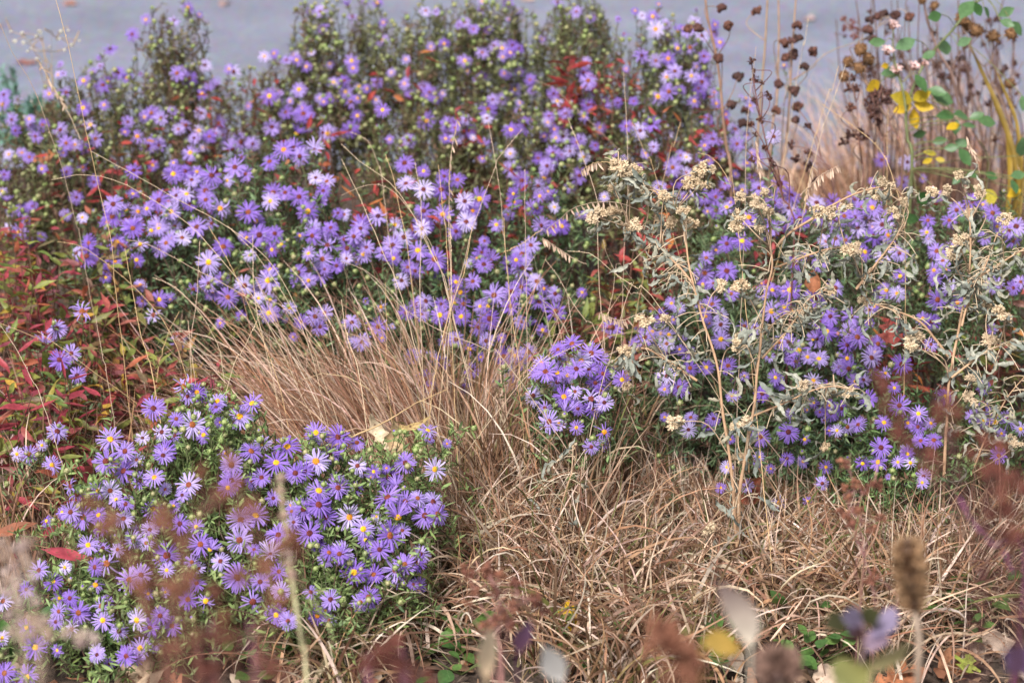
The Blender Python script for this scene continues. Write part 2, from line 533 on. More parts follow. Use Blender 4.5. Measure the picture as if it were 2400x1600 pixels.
# flowers as they lie in the photograph: x, y, width (read off enlarged tiles of it)
FL = {
'A': "1280,55,10 993,135,8 1185,140,9 900,235,10 1358,100,5 750,335,10 1395,445,10 1205,500,11 1290,535,11 1240,470,9 570,550,11 450,630,11 805,497,9 865,530,9 630,490,7 680,450,6 410,440,6 430,500,6 395,510,6 700,580,12 735,555,8 25,645,10 335,640,9 1480,580,9 1590,490,12 1560,470,8 20,710,11 80,815,10 105,890,8 290,850,9 410,885,11 565,735,11 708,715,8 615,850,11 200,810,8 240,930,10 450,975,11 510,985,8 580,1000,11 650,945,11 960,505,5 1375,640,9 1420,620,9 1030,770,11 1095,805,10 1170,750,7 1210,795,9 1370,770,10 1265,855,12 1215,880,9 1355,890,10 1320,940,9 1425,930,10 1470,910,9 1515,920,10 1490,835,10 1010,995,12 1080,990,10 935,930,11 870,830,9 850,900,8 1295,1040,12 1800,385,9 1865,365,7 1950,410,9 2020,410,9 2000,375,7 2085,455,8 2035,610,11 2245,435,8 2120,360,6 1835,655,13 1910,635,5 1975,685,5 1690,725,6 2245,680,11 2180,670,8 2180,80,10 2110,75,6 2200,190,9 2270,560,9 2065,735,11 2065,775,15 1945,765,10 1850,865,13 2020,910,12 2125,900,9 2230,910,13 1640,970,14 1720,980,10 1580,1015,10 1930,1020,12 2000,1010,13 2040,1065,11 1835,1100,11 2140,1020,11 1645,1070,8 1600,1140,13 1670,1185,10 1180,1185,12 1260,1165,11 1440,1195,13 1305,1225,10 1340,1170,8 1400,1300,13 1270,1320,10 1080,1365,13 1200,1330,10 1860,1310,12 1940,1310,10 2035,1340,12 1840,1370,11 1545,1230,8 1690,1445,14 2095,1440,13 2175,1365,9 2225,1235,10 2200,1300,9 2150,1210,9 770,1390,12 765,1475,14 905,1545,14 1165,1440,11 1000,1420,9 940,1440,10 860,1430,8 1080,1540,13 1340,1545,13 1440,1520,9 1500,1420,13 1400,1360,10 1190,1540,9 155,1425,11 220,1405,8 180,1500,8 520,1345,10 455,1170,9 285,1150,8 200,1070,9 150,1040,8 60,1050,8 30,1190,9 45,1370,9 15,1300,7 450,1460,9 560,1480,7 905,1320,8 910,1160,10 1040,1125,8 565,1140,9 640,1240,10 430,1040,6 2300,1450,7 1290,1390,9 2130,1545,10 2250,1550,9",
'B': "75,115,9 45,45,8 165,10,7 245,20,8 285,155,7 275,275,10 575,75,9 645,80,6 835,150,9 800,170,6 900,200,8 1000,205,7 610,320,7 700,300,8 960,360,10 1040,310,9 1095,330,11 1165,310,9 1210,330,8 1150,360,8 1100,390,7 840,415,10 1120,505,8 440,405,7 70,415,10 80,465,8 20,550,9 30,625,10 430,570,9 120,590,8 175,605,7 240,560,9 565,590,9 600,630,10 650,670,8 580,655,8 65,695,11 110,670,7 235,680,8 280,750,9 340,495,7 960,520,7 1285,545,9 1180,610,10 1300,615,7 1445,640,10 1470,690,9 1525,775,11 1000,745,13 1030,680,9 1095,675,9 990,805,9 1215,700,6 580,825,13 730,850,12 775,870,9 845,820,9 870,890,10 790,930,10 710,945,9 750,955,7 110,790,9 60,885,13 330,950,7 460,955,11 1155,885,12 1255,855,12 1415,790,9 1405,835,8 1510,930,11 1460,940,8 1450,880,8 1605,970,10 1440,1045,11 1495,1055,9 1555,1030,9 1635,1030,9 970,990,9 960,1080,6 1150,1045,8 430,1110,12 1400,1130,11 1385,1165,8 1160,1150,13 1230,1230,14 1340,1265,11 1385,1215,9 1430,1325,10 1350,1335,8 1560,1275,9 1620,1195,12 1295,1415,9 1330,1415,8 1170,1320,8 1175,1375,9 940,1355,13 840,1370,11 790,1225,10 680,1290,13 560,1290,12 440,1250,11 560,1165,8 700,1200,9 895,1435,9 850,1510,12 690,1460,12 560,1435,11 560,1530,13 250,1470,11 140,1535,13 365,1530,9 1055,1530,9 1360,1535,11 1440,1550,9 1500,1540,10 20,1460,8 1450,1410,7 1790,1340,8 1670,1480,8 1600,80,9 1700,130,7 1470,15,9 1140,10,9 960,10,7 1195,80,7 960,65,7 1885,130,5 1925,230,6 2000,75,6 2120,115,10 2140,200,12 2210,165,8 2235,255,9 2290,215,7 2160,30,6 2045,380,11 2140,415,10 2225,400,11 2290,330,9 2270,485,11 2215,525,10 2230,625,12 2155,660,13 2310,615,8 1665,425,8 1650,500,10 1680,550,12 1705,605,10 1680,715,10 1785,725,10 1650,790,10 1760,870,9 1990,690,7 1940,470,5 1940,860,10 2035,890,12 2110,845,13 2125,1000,8 1730,990,8 1650,1070,9 1850,1060,9 2035,1130,9 2165,1275,10 2255,1140,13 2290,1230,11 2305,1330,10 2310,1060,8 1365,270,7 1630,950,9 1880,700,7",
'C': "50,325,12 130,245,10 255,290,9 220,170,8 30,215,9 80,150,9 145,385,9 95,455,7 130,560,13 60,520,10 160,520,10 120,635,9 80,690,10 230,705,8 215,630,7 430,670,10 460,720,9 175,815,8 360,880,11 295,780,7 205,950,14 150,990,8 370,980,11 260,1050,8 440,920,7 125,1080,10 175,1095,8 510,1060,12 440,1110,8 470,1210,10 25,1175,8 25,1070,8 290,1250,9 405,1295,10 350,1270,7 660,1250,15 740,1330,13 620,1380,11 520,1280,10 145,1340,12 80,1310,7 85,1360,9 225,1340,11 225,1435,12 300,1410,9 325,1380,8 10,1340,8 170,1440,7 620,1550,14 450,1480,13 700,1540,11 800,1490,13 690,445,7 620,930,9 1530,1105,10 1355,1090,9 1500,1240,9 1285,1230,4 1635,1215,5 1170,1360,12 1020,1370,10 1290,1415,13 1040,1490,12 1100,1470,11 1170,1480,11 1190,1550,12 1360,1530,13 1220,1410,9 1720,1385,12 1865,1430,10 1970,1370,10 1815,1500,9 1670,1500,9 2110,1450,11 2270,1540,13 2200,1530,9 930,1475,9 1400,1460,8",
'D': "50,20,9 130,40,12 195,105,8 285,75,7 605,115,11 590,205,14 520,185,9 650,225,11 670,165,9 795,110,13 850,140,9 785,240,8 930,230,9 955,125,10 1090,150,11 1130,115,10 1160,85,9 1240,80,11 720,310,8 720,350,7 955,400,8 1085,500,11 1160,500,7 1045,605,12 1420,245,14 1420,390,11 1315,430,9 1445,440,12 1510,360,9 1550,485,13 1665,405,12 1520,140,12 1840,295,9 1825,370,14 2030,315,11 2185,325,13 2100,370,9 2195,225,13 2100,185,9 2230,130,13 2290,270,9 2125,65,11 2130,15,9 2240,35,11 1765,60,14 1870,50,10 1915,125,9 2040,65,7 1700,200,8 1850,160,9 1680,80,8 560,580,15 385,695,12 300,805,13 405,910,13 485,865,11 525,1015,11 1230,785,13 1250,1090,13 1340,1130,11 1045,1240,14 1310,1350,15 1480,1190,11 1715,1205,13 1630,1295,15 1470,1230,8 1500,1335,7 390,1395,13 285,1490,7 115,1550,9 200,1550,11 750,1450,15 850,1530,12 1125,1530,13 1100,1400,10 1190,1425,9 1200,1310,9 1385,1420,10 970,1440,8 1710,1530,13 1785,1485,11 1955,1500,15 2165,1425,12 2300,1435,14 2275,1540,13 2145,615,11 2210,590,10 2180,685,11 2050,650,9 1830,590,12 1870,600,9 1970,555,9 1640,610,7 1500,660,7 1760,490,8 1840,500,8 1995,755,6 70,705,5 905,15,12 1030,30,9 1340,15,11 1080,15,9",
'E': "40,150,12 20,90,9 85,70,10 130,15,10 150,190,11 170,145,10 35,220,8 350,130,13 425,75,12 355,220,9 520,165,12 280,180,9 635,225,14 675,300,11 500,305,11 450,280,9 410,370,10 550,15,11 510,40,8 780,35,10 975,100,7 955,180,10 925,220,9 970,260,11 1020,230,9 1230,190,13 1290,130,11 1190,230,9 1145,265,11 1230,285,12 1330,375,11 895,375,10 780,380,9 810,450,12 1040,470,14 1160,445,12 1225,415,12 1380,425,8 1455,460,10 1345,515,11 1460,580,13 1640,450,7 575,510,11 520,530,11 680,530,9 830,530,11 1000,545,11 1150,545,11 670,605,12 545,600,10 815,615,11 1010,630,14 440,590,10 270,550,8 1225,650,9 1265,690,10 1370,705,8 930,690,11 250,685,12 275,760,6 70,655,11 140,790,12 90,780,9 350,680,4 485,885,10 780,770,11 700,790,8 870,835,12 985,780,10 1090,760,6 1105,885,12 1270,860,11 1230,935,9 685,920,11 620,900,10 890,980,11 950,890,6 570,1040,12 550,1110,10 590,1100,9 820,1100,11 1170,1080,10 1150,1000,9 590,1390,11 600,1450,6 1475,840,10 1570,800,13 1485,905,10 1700,865,14 1755,900,11 1365,930,11 1390,990,14 1325,1000,10 1600,970,12 1685,970,10 1780,1005,11 1540,1015,10 1470,1060,11 1305,1155,13 1515,1160,13 1590,1125,9 1700,1175,15 1790,1200,11 1715,1240,12 1385,1235,9 1520,1275,14 1415,1330,14 1610,1240,9 1545,1215,8 1480,1345,9 1600,1370,9 1790,1400,12 1700,1500,10 1845,690,13 2065,755,12 2000,800,10 1910,1045,12 2175,610,11 2230,740,10 2215,800,10 2230,855,10 2175,730,8 2215,1020,12 2200,1110,8 2300,1100,12 2200,1300,6 2300,560,8",
'F': "300,305,13 405,100,12 300,120,10 685,55,13 615,15,9 150,320,12 160,215,9 210,390,9 330,460,9 200,530,11 160,615,8 180,660,6 610,435,10 730,435,13 900,495,13 1040,420,12 605,580,13 690,550,10 490,690,9 260,670,11 260,770,12 420,680,9 540,460,8 770,255,11 850,200,9 930,260,9 975,105,10 1040,85,10 1110,95,9 1190,30,11 1300,70,12 1400,60,10 1240,175,11 1370,190,12 1475,185,10 1480,340,9 1385,435,10 1460,460,10 1670,80,8 1730,170,11 1770,235,9 1785,300,11 1710,300,9 1715,365,8 1840,450,11 1735,500,13 1870,520,10 2110,400,10 2150,390,9 2250,420,9 2300,380,9 2220,30,11 2245,100,12 2055,80,9 1695,650,10 1690,805,9 1490,700,9 1490,940,13 930,650,11 1005,615,11 1145,615,12 980,715,12 910,765,11 1130,710,11 1190,755,14 1120,810,10 1330,800,11 790,845,14 720,790,12 850,890,9 770,920,10 1285,895,13 1280,985,12 1070,960,10 1130,970,12 1230,1045,9 1175,1055,9 890,1050,12 990,1080,9 1120,900,10 1380,1000,8 1440,1100,8 1265,1175,11 1080,1240,10 1010,1270,11 1000,1220,8 1475,1220,13 1605,1275,11 1600,1365,10 1620,1460,10 1710,1455,11 1690,1340,8 1790,1160,12 1370,1335,11 1350,1505,13 1525,1530,9 1195,1350,11 1120,1365,11 1050,1390,8 720,1400,13 530,1435,12 310,950,11 160,960,10 50,965,10 30,860,10 55,1300,9 40,1385,10 210,1310,9 325,1450,6 420,1020,6 540,1140,10 630,1030,10 340,1150,9 2215,1320,13 2130,1335,12 2050,1320,11 2050,1250,10 1970,1290,9 2300,1380,9 1270,660,6 2170,1410,7 2105,700,7 590,890,7 1270,570,9 730,1280,7 960,1320,5 830,1450,8",
'G': "720,60,14 840,125,14 355,85,12 480,230,11 525,285,11 670,260,13 750,260,12 790,320,9 855,350,10 955,190,11 1050,170,12 1040,385,12 1285,220,14 1240,290,8 1180,365,8 480,405,12 565,440,14 670,425,10 840,450,12 680,510,11 1085,485,11 1020,525,10 1225,485,12 1335,505,9 600,630,12 680,600,12 910,600,12 995,615,9 1135,700,16 1365,625,14 1430,660,10 1500,740,11 1305,745,9 725,755,15 645,780,11 800,660,9 880,865,15 960,830,12 650,900,12 700,650,10 1630,595,15 1740,430,15 1640,460,16 1575,190,13 1575,85,13 1550,240,11 1880,70,14 1780,170,11 2150,60,15 2070,125,12 2010,140,12 1860,310,9 2170,260,14 2300,240,13 2065,385,14 2170,355,15 2215,440,13 2105,550,15 2000,480,11 1895,560,14 1730,660,8 1840,695,15 1615,850,17 1900,810,11 1770,880,11 1910,940,11 1720,1015,15 1880,1105,13 1960,1145,11 2160,1110,11 2240,1140,9 2250,1000,12 2190,1020,11 2115,950,10 2240,680,10 2310,690,11 2165,630,9 1985,400,8 690,1045,13 535,1090,14 475,990,10 700,1140,13 400,1080,10 810,1215,11 930,1140,13 1090,1110,11 1170,1180,12 1020,1190,11 1050,1295,11 955,1330,14 860,1385,13 920,1400,10 490,1200,12 440,1210,10 390,1345,8 240,1325,14 180,1190,10 20,1010,12 30,1500,13 185,1525,14 115,1550,9 15,1260,9 265,800,12 180,930,10 440,780,8 315,465,8 1340,890,10 1280,1000,12 1400,1010,12 1010,960,8 660,1375,10 380,1150,10 1135,800,9 1110,20,11 930,50,9",
'H': "325,165,16 435,70,12 635,115,13 205,170,6 100,245,11 110,90,10 10,230,11 315,305,16 435,335,12 520,310,10 625,335,13 570,430,14 655,420,13 55,440,15 150,520,13 385,440,15 330,565,17 240,435,6 165,595,9 415,530,9 260,660,12 0,685,14 205,690,8 85,815,15 220,830,12 370,800,15 430,760,13 520,750,11 540,690,11 530,900,10 490,895,7 185,985,13 130,1020,11 375,230,10 220,130,8",
'I': "1225,75,9 1330,65,12 1465,65,8 1530,10,9 1550,70,9 1640,160,9 1630,205,8 2150,20,11 1400,165,4 655,340,10 440,230,9 950,210,9 975,100,9 710,40,9 520,30,7 820,60,8 300,100,8 260,240,7 600,110,6 850,330,6 590,420,6"}
ALL = np.vstack([tp(t, s) for t, s in FL.items()])

# plants: name key, centre and reach in the photograph, distance at the bottom and top of the canopy, leaf greens, share of brown, label
PLANTS = [
 ('front', 560, 1240, 520, 345, 2.74, 3.06, (.155, .225, .078), .05, 'big purple aster clump with large sharp flowers in front of the dry grass'),
 ('mid', 1350, 905, 125, 130, 3.16, 3.27, (.115, .175, .070), .05, 'small rounded purple aster cluster at the rear edge of the brown grass'),
 ('mound', 890, 600, 440, 380, 3.40, 3.95, (.095, .150, .065), .10, 'tall central purple aster mound rising behind the tussock seed stalks'),
 ('row', 380, 590, 330, 190, 3.56, 3.84, (.095, .150, .070), .10, 'purple aster with lone flowers dangling above the maroon leaves'),
 ('spray', 150, 790, 95, 130, 3.36, 3.50, (.130, .190, .090), .05, 'thin aster sprig with five flowers among maroon leaves'),
 ('low', 90, 1055, 85, 75, 3.12, 3.22, (.120, .180, .075), .05, 'low aster sprig of four flowers below the maroon leaves at frame edge'),
 ('farleft', 60, 440, 200, 150, 3.88, 4.10, (.105, .135, .060), .30, 'purple aster with green buds above the mixed red and olive leaves'),
 ('backleft', 250, 250, 270, 150, 4.02, 4.30, (.110, .130, .060), .35, 'loose purple aster below the white tufted stalk and blue green needles'),
 ('spike', 400, 110, 90, 190, 4.24, 4.34, (.105, .110, .055), .50, 'tall narrow aster spire standing alone against the grey road'),
 ('backmid', 700, 210, 220, 170, 4.14, 4.40, (.110, .135, .060), .35, 'budded aster rising to a thin branch right of the bare road gap'),
 ('backtop', 1080, 130, 230, 170, 4.22, 4.46, (.115, .145, .065), .30, 'bushy soft focus aster touching the top of the picture beside the road'),
 ('centre', 1120, 340, 330, 130, 3.98, 4.20, (.105, .130, .055), .30, 'wide aster with scattered flowers around drooping crimson leaves'),
 ('backright', 1520, 130, 170, 180, 4.10, 4.36, (.105, .140, .065), .25, 'tall aster with pale open flowers beside the first brown seed head stems'),
 ('rightmid', 1570, 390, 180, 150, 3.84, 4.10, (.105, .125, .055), .30, 'aster speckled with orange and crimson leaves behind the silver plant'),
 ('rightmound', 1780, 800, 310, 340, 3.20, 3.78, (.105, .160, .075), .08, 'dense purple aster mound tangled behind the large silver leaved plant'),
 ('lowright', 2170, 1000, 200, 150, 3.12, 3.36, (.105, .175, .065), .06, 'low green aster behind the blurred dark rust seed stalks'),
 ('farright', 2250, 560, 170, 200, 3.50, 3.80, (.095, .150, .065), .10, 'purple aster behind the smaller silver plant below the yellow rose leaves'),
 ('isolated', 2115, 400, 100, 70, 4.00, 4.10, (.105, .140, .065), .20, 'few aster flowers standing in pinkish dry grass below the rose'),
]
PI_ = np.array([[p[1], p[2], p[3], p[4]] for p in PLANTS], float)


def plant_of(px, py):
    d = ((px[:, None] - PI_[:, 0]) / PI_[:, 2]) ** 2 + ((py[:, None] - PI_[:, 1]) / PI_[:, 3]) ** 2
    return np.argmin(d, 1)


def canopy_Y(p, px, py, r):
    u = (px - p[1]) / p[3]
    t = np.clip((p[2] + p[4] - py) / (2 * p[4]), 0, 1)
    return p[5] + (p[6] - p[5]) * t + .05 * np.minimum(u * u, 1.5) + r.normal(0, .016, len(px))


# extra foliage without flowers (x0, y0, x1, y1, count)
EXTRA = {'mound': [(600, 650, 1000, 880, 260), (1150, 560, 1420, 760, 80), (500, 560, 720, 720, 90)], 'row': [(200, 560, 560, 760, 120), (380, 640, 560, 880, 30)],
         'front': [(560, 1010, 1000, 1180, 130), (180, 1150, 520, 1500, 150), (620, 1250, 1000, 1420, 90), (430, 900, 560, 1060, 60)],
         'spray': [(140, 860, 210, 980, 16)], 'spike': [(345, 0, 470, 240, 120)], 'backmid': [(520, 130, 900, 330, 240), (690, 0, 800, 120, 40)],
         'backtop': [(820, 0, 1330, 260, 330), (840, -15, 1210, 110, 150)], 'centre': [(820, 230, 1420, 440, 380)], 'backleft': [(90, 170, 480, 400, 230)],
         'farleft': [(0, 330, 260, 560, 160)], 'backright': [(1300, -15, 1420, 130, 140), (1390, 60, 1650, 300, 160)], 'rightmid': [(1400, 280, 1720, 520, 200)],
         'rightmound': [(1520, 480, 2060, 1120, 420), (1820, 980, 2120, 1130, 60)], 'lowright': [(1960, 920, 2380, 1120, 160), (2000, 1090, 2180, 1140, 30)], 'farright': [(2140, 440, 2400, 760, 200)]}
BUDN = {'front': 270, 'mid': 14, 'mound': 190, 'row': 40, 'spray': 6, 'low': 6, 'farleft': 70, 'backleft': 110, 'spike': 55, 'backmid': 150, 'backtop': 190, 'centre': 130,
        'backright': 90, 'rightmid': 60, 'rightmound': 60, 'lowright': 30, 'farright': 30, 'isolated': 4}

SIL = np.array([(0, 225), (60, 215), (130, 175), (200, 150), (258, 105), (300, 150), (335, 70), (345, 25), (400, -10), (440, 0), (462, 70), (475, 175), (520, 185), (560, 160), (610, 128), (675, 128), (690, 30), (708, -30), (740, 10),
                (790, -20), (860, -25), (890, 15), (925, 50), (965, 10), (1000, -15), (1045, 10), (1075, -25), (1120, -35), (1200, -30), (1226, 15), (1255, 35), (1285, 25), (1305, -30), (1405, -35), (1428, 70), (1470, 90), (1490, 60), (1520, 15),
                (1560, 25), (1620, 45), (1680, 95), (1705, 220), (1740, 280), (1860, 420), (2400, 420)], float)


def under(px, py, r, soft=45):
    """keep sprigs below the ragged top of the planting, thinner towards it"""
    d = py - np.interp(px, SIL[:, 0], SIL[:, 1])
    clump = .5 + .5 * np.sin(px * .045 + 3 * np.sin(py * .021)) * np.sin(py * .05 + 2 * np.sin(px * .017))
    return r.random(len(px)) < np.clip(.18 + d / soft, 0, 1) * (d > -6) * (.45 + .65 * clump)


own = plant_of(ALL[:, 0], ALL[:, 1])
sprig_total = 0
for pi, p in enumerate(PLANTS):
    r = np.random.default_rng(100 + pi)
    key = p[0]
    F = ALL[own == pi]
    # a few smaller half hidden flowers between the listed ones
    nx_ = int(len(F) * ((.28 if key == 'front' else .55 if key == 'rightmound' else .4 if key == 'mid' else .2) if key not in ('spray', 'low', 'isolated', 'spike') else 0))
    if nx_:
        pick = F[r.integers(0, len(F), nx_)]
        F = np.vstack([F, np.c_[pick[:, 0] + r.normal(0, 26, nx_), pick[:, 1] + r.normal(0, 20, nx_), pick[:, 2] * r.uniform(.55, .95, nx_)]])
    Yv = canopy_Y(p, F[:, 0], F[:, 1], r)
    Yv[len(F) - nx_:] += .03
    Yv -= .015
    T = at(F[:, 0], F[:, 1], Yv)
    cx = T[:, 0].mean()
    bY = (p[5] + p[6]) / 2 + .03
    base = (cx, bY, 0.0)
    root = thing('aster_plant', p[9], 'aster plant', base, 'purple asters in the bed')
    R = F[:, 2] / pxm(Yv) / 2 * (1.42 if key == 'front' else 1.10 if key in ('farleft', 'backleft', 'spike', 'backmid', 'backtop', 'centre', 'backright', 'rightmid') else 1.30)
    for i in range(len(F)):
        t = np.clip((p[2] + p[4] - F[i, 1]) / (2 * p[4]), 0, 1)
        u = (F[i, 0] - p[1]) / p[3]
        n = np.array((u * .35 + r.normal(0, .24), -.95 + .22 * t + r.normal(0, .22), .58 + .26 * t + r.normal(0, .18)))
        k = r.random()
        small = F[i, 2] < 30
        me = RAGGED[r.integers(3)] if k < .11 else HALF[r.integers(2)] if k > .965 else FLOWERS[r.integers(len(FLOWERS))]
        if k > .965:
            n = np.array((r.normal(0, .3), r.normal(-.2, .3), 1))
        fo = part('flower', me, root, T[i], facing(n, r.random() * 6.28), max(R[i], .005))
        yellow = r.random() < (.75 if small else .28)
        sub('flower_disc', (DISC_Y if yellow else DISC_R)[r.integers(2)], fo)
    # buds
    nb = BUDN[key]
    pick = F[r.integers(0, len(F), nb)]
    bux = pick[:, 0] + r.normal(0, 34, nb)
    buy = pick[:, 1] + r.normal(4, 28, nb)
    ex = EXTRA.get(key, [])
    if ex:
        m = nb // 2
        for j in range(m):
            e = ex[r.integers(len(ex))]
            bux[j], buy[j] = r.uniform(e[0], e[2]), r.uniform(e[1], e[3])
    kk = buy > np.interp(bux, SIL[:, 0], SIL[:, 1]) - 4
    bux, buy = bux[kk], buy[kk]
    nb = len(bux)
    bY_ = canopy_Y(p, bux, buy, r) - .012
    BT = at(bux, buy, bY_)
    for i in range(nb):
        n = np.array((r.normal(0, .4), r.normal(-.3, .35), 1))
        part('bud', BUDS[r.choice(3, p=(.46, .46, .08))], root, BT[i], facing(n, r.random() * 6), r.uniform(.0062, .0102))
    # leafy sprigs: one under every flower and bud, and many more between them
    tips = [T - np.array((0, 0, .004)), BT - np.array((0, 0, .003))]
    backp = key in ('farleft', 'backleft', 'spike', 'backmid', 'backtop', 'centre', 'backright', 'rightmid')
    mult = 2.0 if backp else 2.8 if key not in ('spray', 'low', 'isolated') else 1.2
    ns = int(len(F) * mult)
    pick = F[r.integers(0, len(F), ns)]
    jx = 30 if key not in ('spray', 'low', 'isolated') else 10
    spx, spy = pick[:, 0] + r.normal(0, jx, ns), pick[:, 1] + abs(r.normal(0, jx, ns)) * r.choice([-.45, 1], ns)
    kk = under(spx, spy, r)
    spx, spy, ns = spx[kk], spy[kk], int(kk.sum())
    tips.append(at(spx, spy, canopy_Y(p, spx, spy, r) + r.uniform(.03, .11, ns)))
    for e in ex:
        e4 = int(e[4] * (.72 if backp else 1))
        ex_, ey_ = r.uniform(e[0], e[2], e4), r.uniform(e[1], e[3], e4)
        kk = under(ex_, ey_, r)
        ex_, ey_ = ex_[kk], ey_[kk]
        tips.append(at(ex_, ey_, canopy_Y(p, ex_, ey_, r) + r.uniform(.02, .10, len(ex_))))
    tips = np.vstack(tips)
    tips = tips[tips[:, 2] > .02]
    n = len(tips)
    sprig_total += n
    foot = np.stack([cx + (tips[:, 0] - cx) * .8, np.full(n, bY) + (tips[:, 1] - bY) * .5, np.zeros(n)], -1)
    d = norm(foot - tips + r.normal(0, .10, (n, 3)) + np.array((0, .05, -.05)))
    Ls = np.minimum(r.uniform(.06, .15, n), tips[:, 2] * .95)
    k = 5
    s = np.linspace(1, 0, k)
    bow = r.normal(0, .012, (n, 3))
    P = tips[:, None] + d[:, None] * (Ls[:, None] * s)[..., None] + bow[:, None] * (4 * s * (1 - s))[None, :, None]
    green = np.array(p[7])
    brown = r.random(n) < p[8]
    tw = np.where(r.random((n, 1)) < .5, np.array((.10, .055, .04)), np.array((.11, .12, .05)))
    mt = MB()
    mt.tubes(P, np.tile(np.linspace(.0011, .0006, k), (n, 1)), tw, 3)
    part('twig', mt.mesh('aster_twigs', M_stem), root, kind='stuff')
    # leaves
    m = 26
    lt = r.uniform(.0, 1, (n, m)) ** .8          # 1 = tip
    fi = lt * (k - 1)
    i0 = np.clip(fi.astype(int), 0, k - 2)
    ff = (fi - i0)[..., None]
    ar = np.arange(n)[:, None]
    base_l = P[ar, i0] * (1 - ff) + P[ar, i0 + 1] * ff
    tan = norm(P[ar, i0 + 1] - P[ar, i0])
    rad = norm(np.cross(tan, r.normal(0, 1, (n, m, 3))))
    ld = norm(tan * r.uniform(.1, .9, (n, m, 1)) + rad + np.array((0, 0, .15)))
    ll = r.uniform(.008, .018, (n, m)) * (1.15 - .45 * lt)
    if key in ('front', 'mid', 'mound', 'rightmound', 'lowright'):
        ll *= 1.12
    wid = ll * r.uniform(.085, .13, (n, m))
    sd = norm(np.cross(ld, rad * .3 + r.normal(0, .6, (n, m, 3)) + np.array((0, 0, 1.))))
    nrm = np.cross(sd, ld)
    cu = r.normal(-.12, .16, (n, m, 1))
    q = np.array([0, .38, .75, 1.0])
    LP = base_l[:, :, None] + ld[:, :, None] * (ll[..., None] * q)[..., None] + nrm[:, :, None] * (cu[:, :, None] * (ll[..., None] * q ** 2)[..., None])
    LW = wid[..., None] * np.array([.35, 1, .8, .08])
    lc = green * np.array((1.42, 1.14, 1.15) if backp else (1.25, 1.16, 1.2)) * r.uniform(.5, 1.85, (n, m, 1)) * np.array((1, 1, 1)) + r.normal(0, .01, (n, m, 3))
    bc = np.array((.17, .095, .06)) * r.uniform(.6, 1.5, (n, m, 1))
    isb = brown[:, None] & (r.random((n, m)) < .8)
    lc = np.where(isb[..., None], bc, lc)
    lc = np.clip(lc, .012, .6)
    ml = MB()
    ml.ribbons(LP.reshape(-1, 4, 3), LW.reshape(-1, 4), np.repeat(sd[:, :, None], 4, 2).reshape(-1, 4, 3), lc.reshape(-1, 3))
    part('foliage', ml.mesh('aster_leaves', M_leaf), root, kind='stuff')
    # main stems from the soil
    nst = int(np.clip(len(F) / 5, 3, 26))
    for j in r.choice(n, nst, replace=False):
        a = np.array((cx + (tips[j, 0] - cx) * .75 + r.normal(0, .015), bY + r.normal(0, .04), -.01))
        e = P[j, 0]
        c = smooth_curve([a, a * .5 + e * .5 + np.array((0, .01, .03)), e], 7)
        ms = MB()
        ms.tubes(c[None], np.linspace(.0026, .0011, 7)[None], np.array((.10, .065, .045)) * r.uniform(.7, 1.4), 5)
        part('stem', ms.mesh('aster_stem', M_stem), root)
print('asters', len(ALL), 'sprigs', sprig_total)

# ------------------------------------------------------------------ leaf shapes shared by several plants (along +X, length 1)
def blade_mesh(name, mat, prof, wmax, curl=0.2, cup=0.1, k=8, wave=0.0, seed=0, twist=0.0, thick=0.0, tint=(1, 1, 1)):
    r = np.random.default_rng(seed)
    s = np.linspace(0, 1, k)
    th = curl * s * 1.2
    ds = 1 / (k - 1)
    x = np.r_[0, np.cumsum(np.cos(th[:-1] + curl * .1) * ds)]
    z = -np.r_[0, np.cumsum(np.sin(th[:-1]) * ds)]
    y = wave * np.sin(s * 5 + seed)
    z = z + wave * .6 * np.sin(s * 8 + seed * 2)
    P = np.stack([x, y, z], -1)[None]
    w = np.interp(s, np.linspace(0, 1, len(prof)), prof) * wmax
    a = twist * s
    sd = np.stack([0 * s, np.cos(a), np.sin(a)], -1)[None]
    mb = MB()
    c = np.array(tint) * (1 + r.normal(0, .06, (1, k, 1)))
    mb.ribbons(P, w[None], sd, c, 0, fold=np.stack([0 * s, 0 * s, -cup * w], -1)[None] * np.array((1, 1, 1)))
    return mb.mesh(name, mat)


LANCE = [.12, .55, .95, 1.0, .85, .55, .25, .03]
OVAL = [.10, .70, 1.0, 1.0, .8, .45, .05]
RED_L = {m.name: [blade_mesh('lance_leaf', m, LANCE, .125, cu, .5, 8, wv, i, tw) for i, (cu, wv, tw) in enumerate(
    [(.3, .02, .2), (.7, .03, -.4), (-.25, .02, .3), (1.2, .03, .6), (.5, .05, -.9), (.1, .02, .1)])] for m in (M_red, M_olive, M_crimson)}


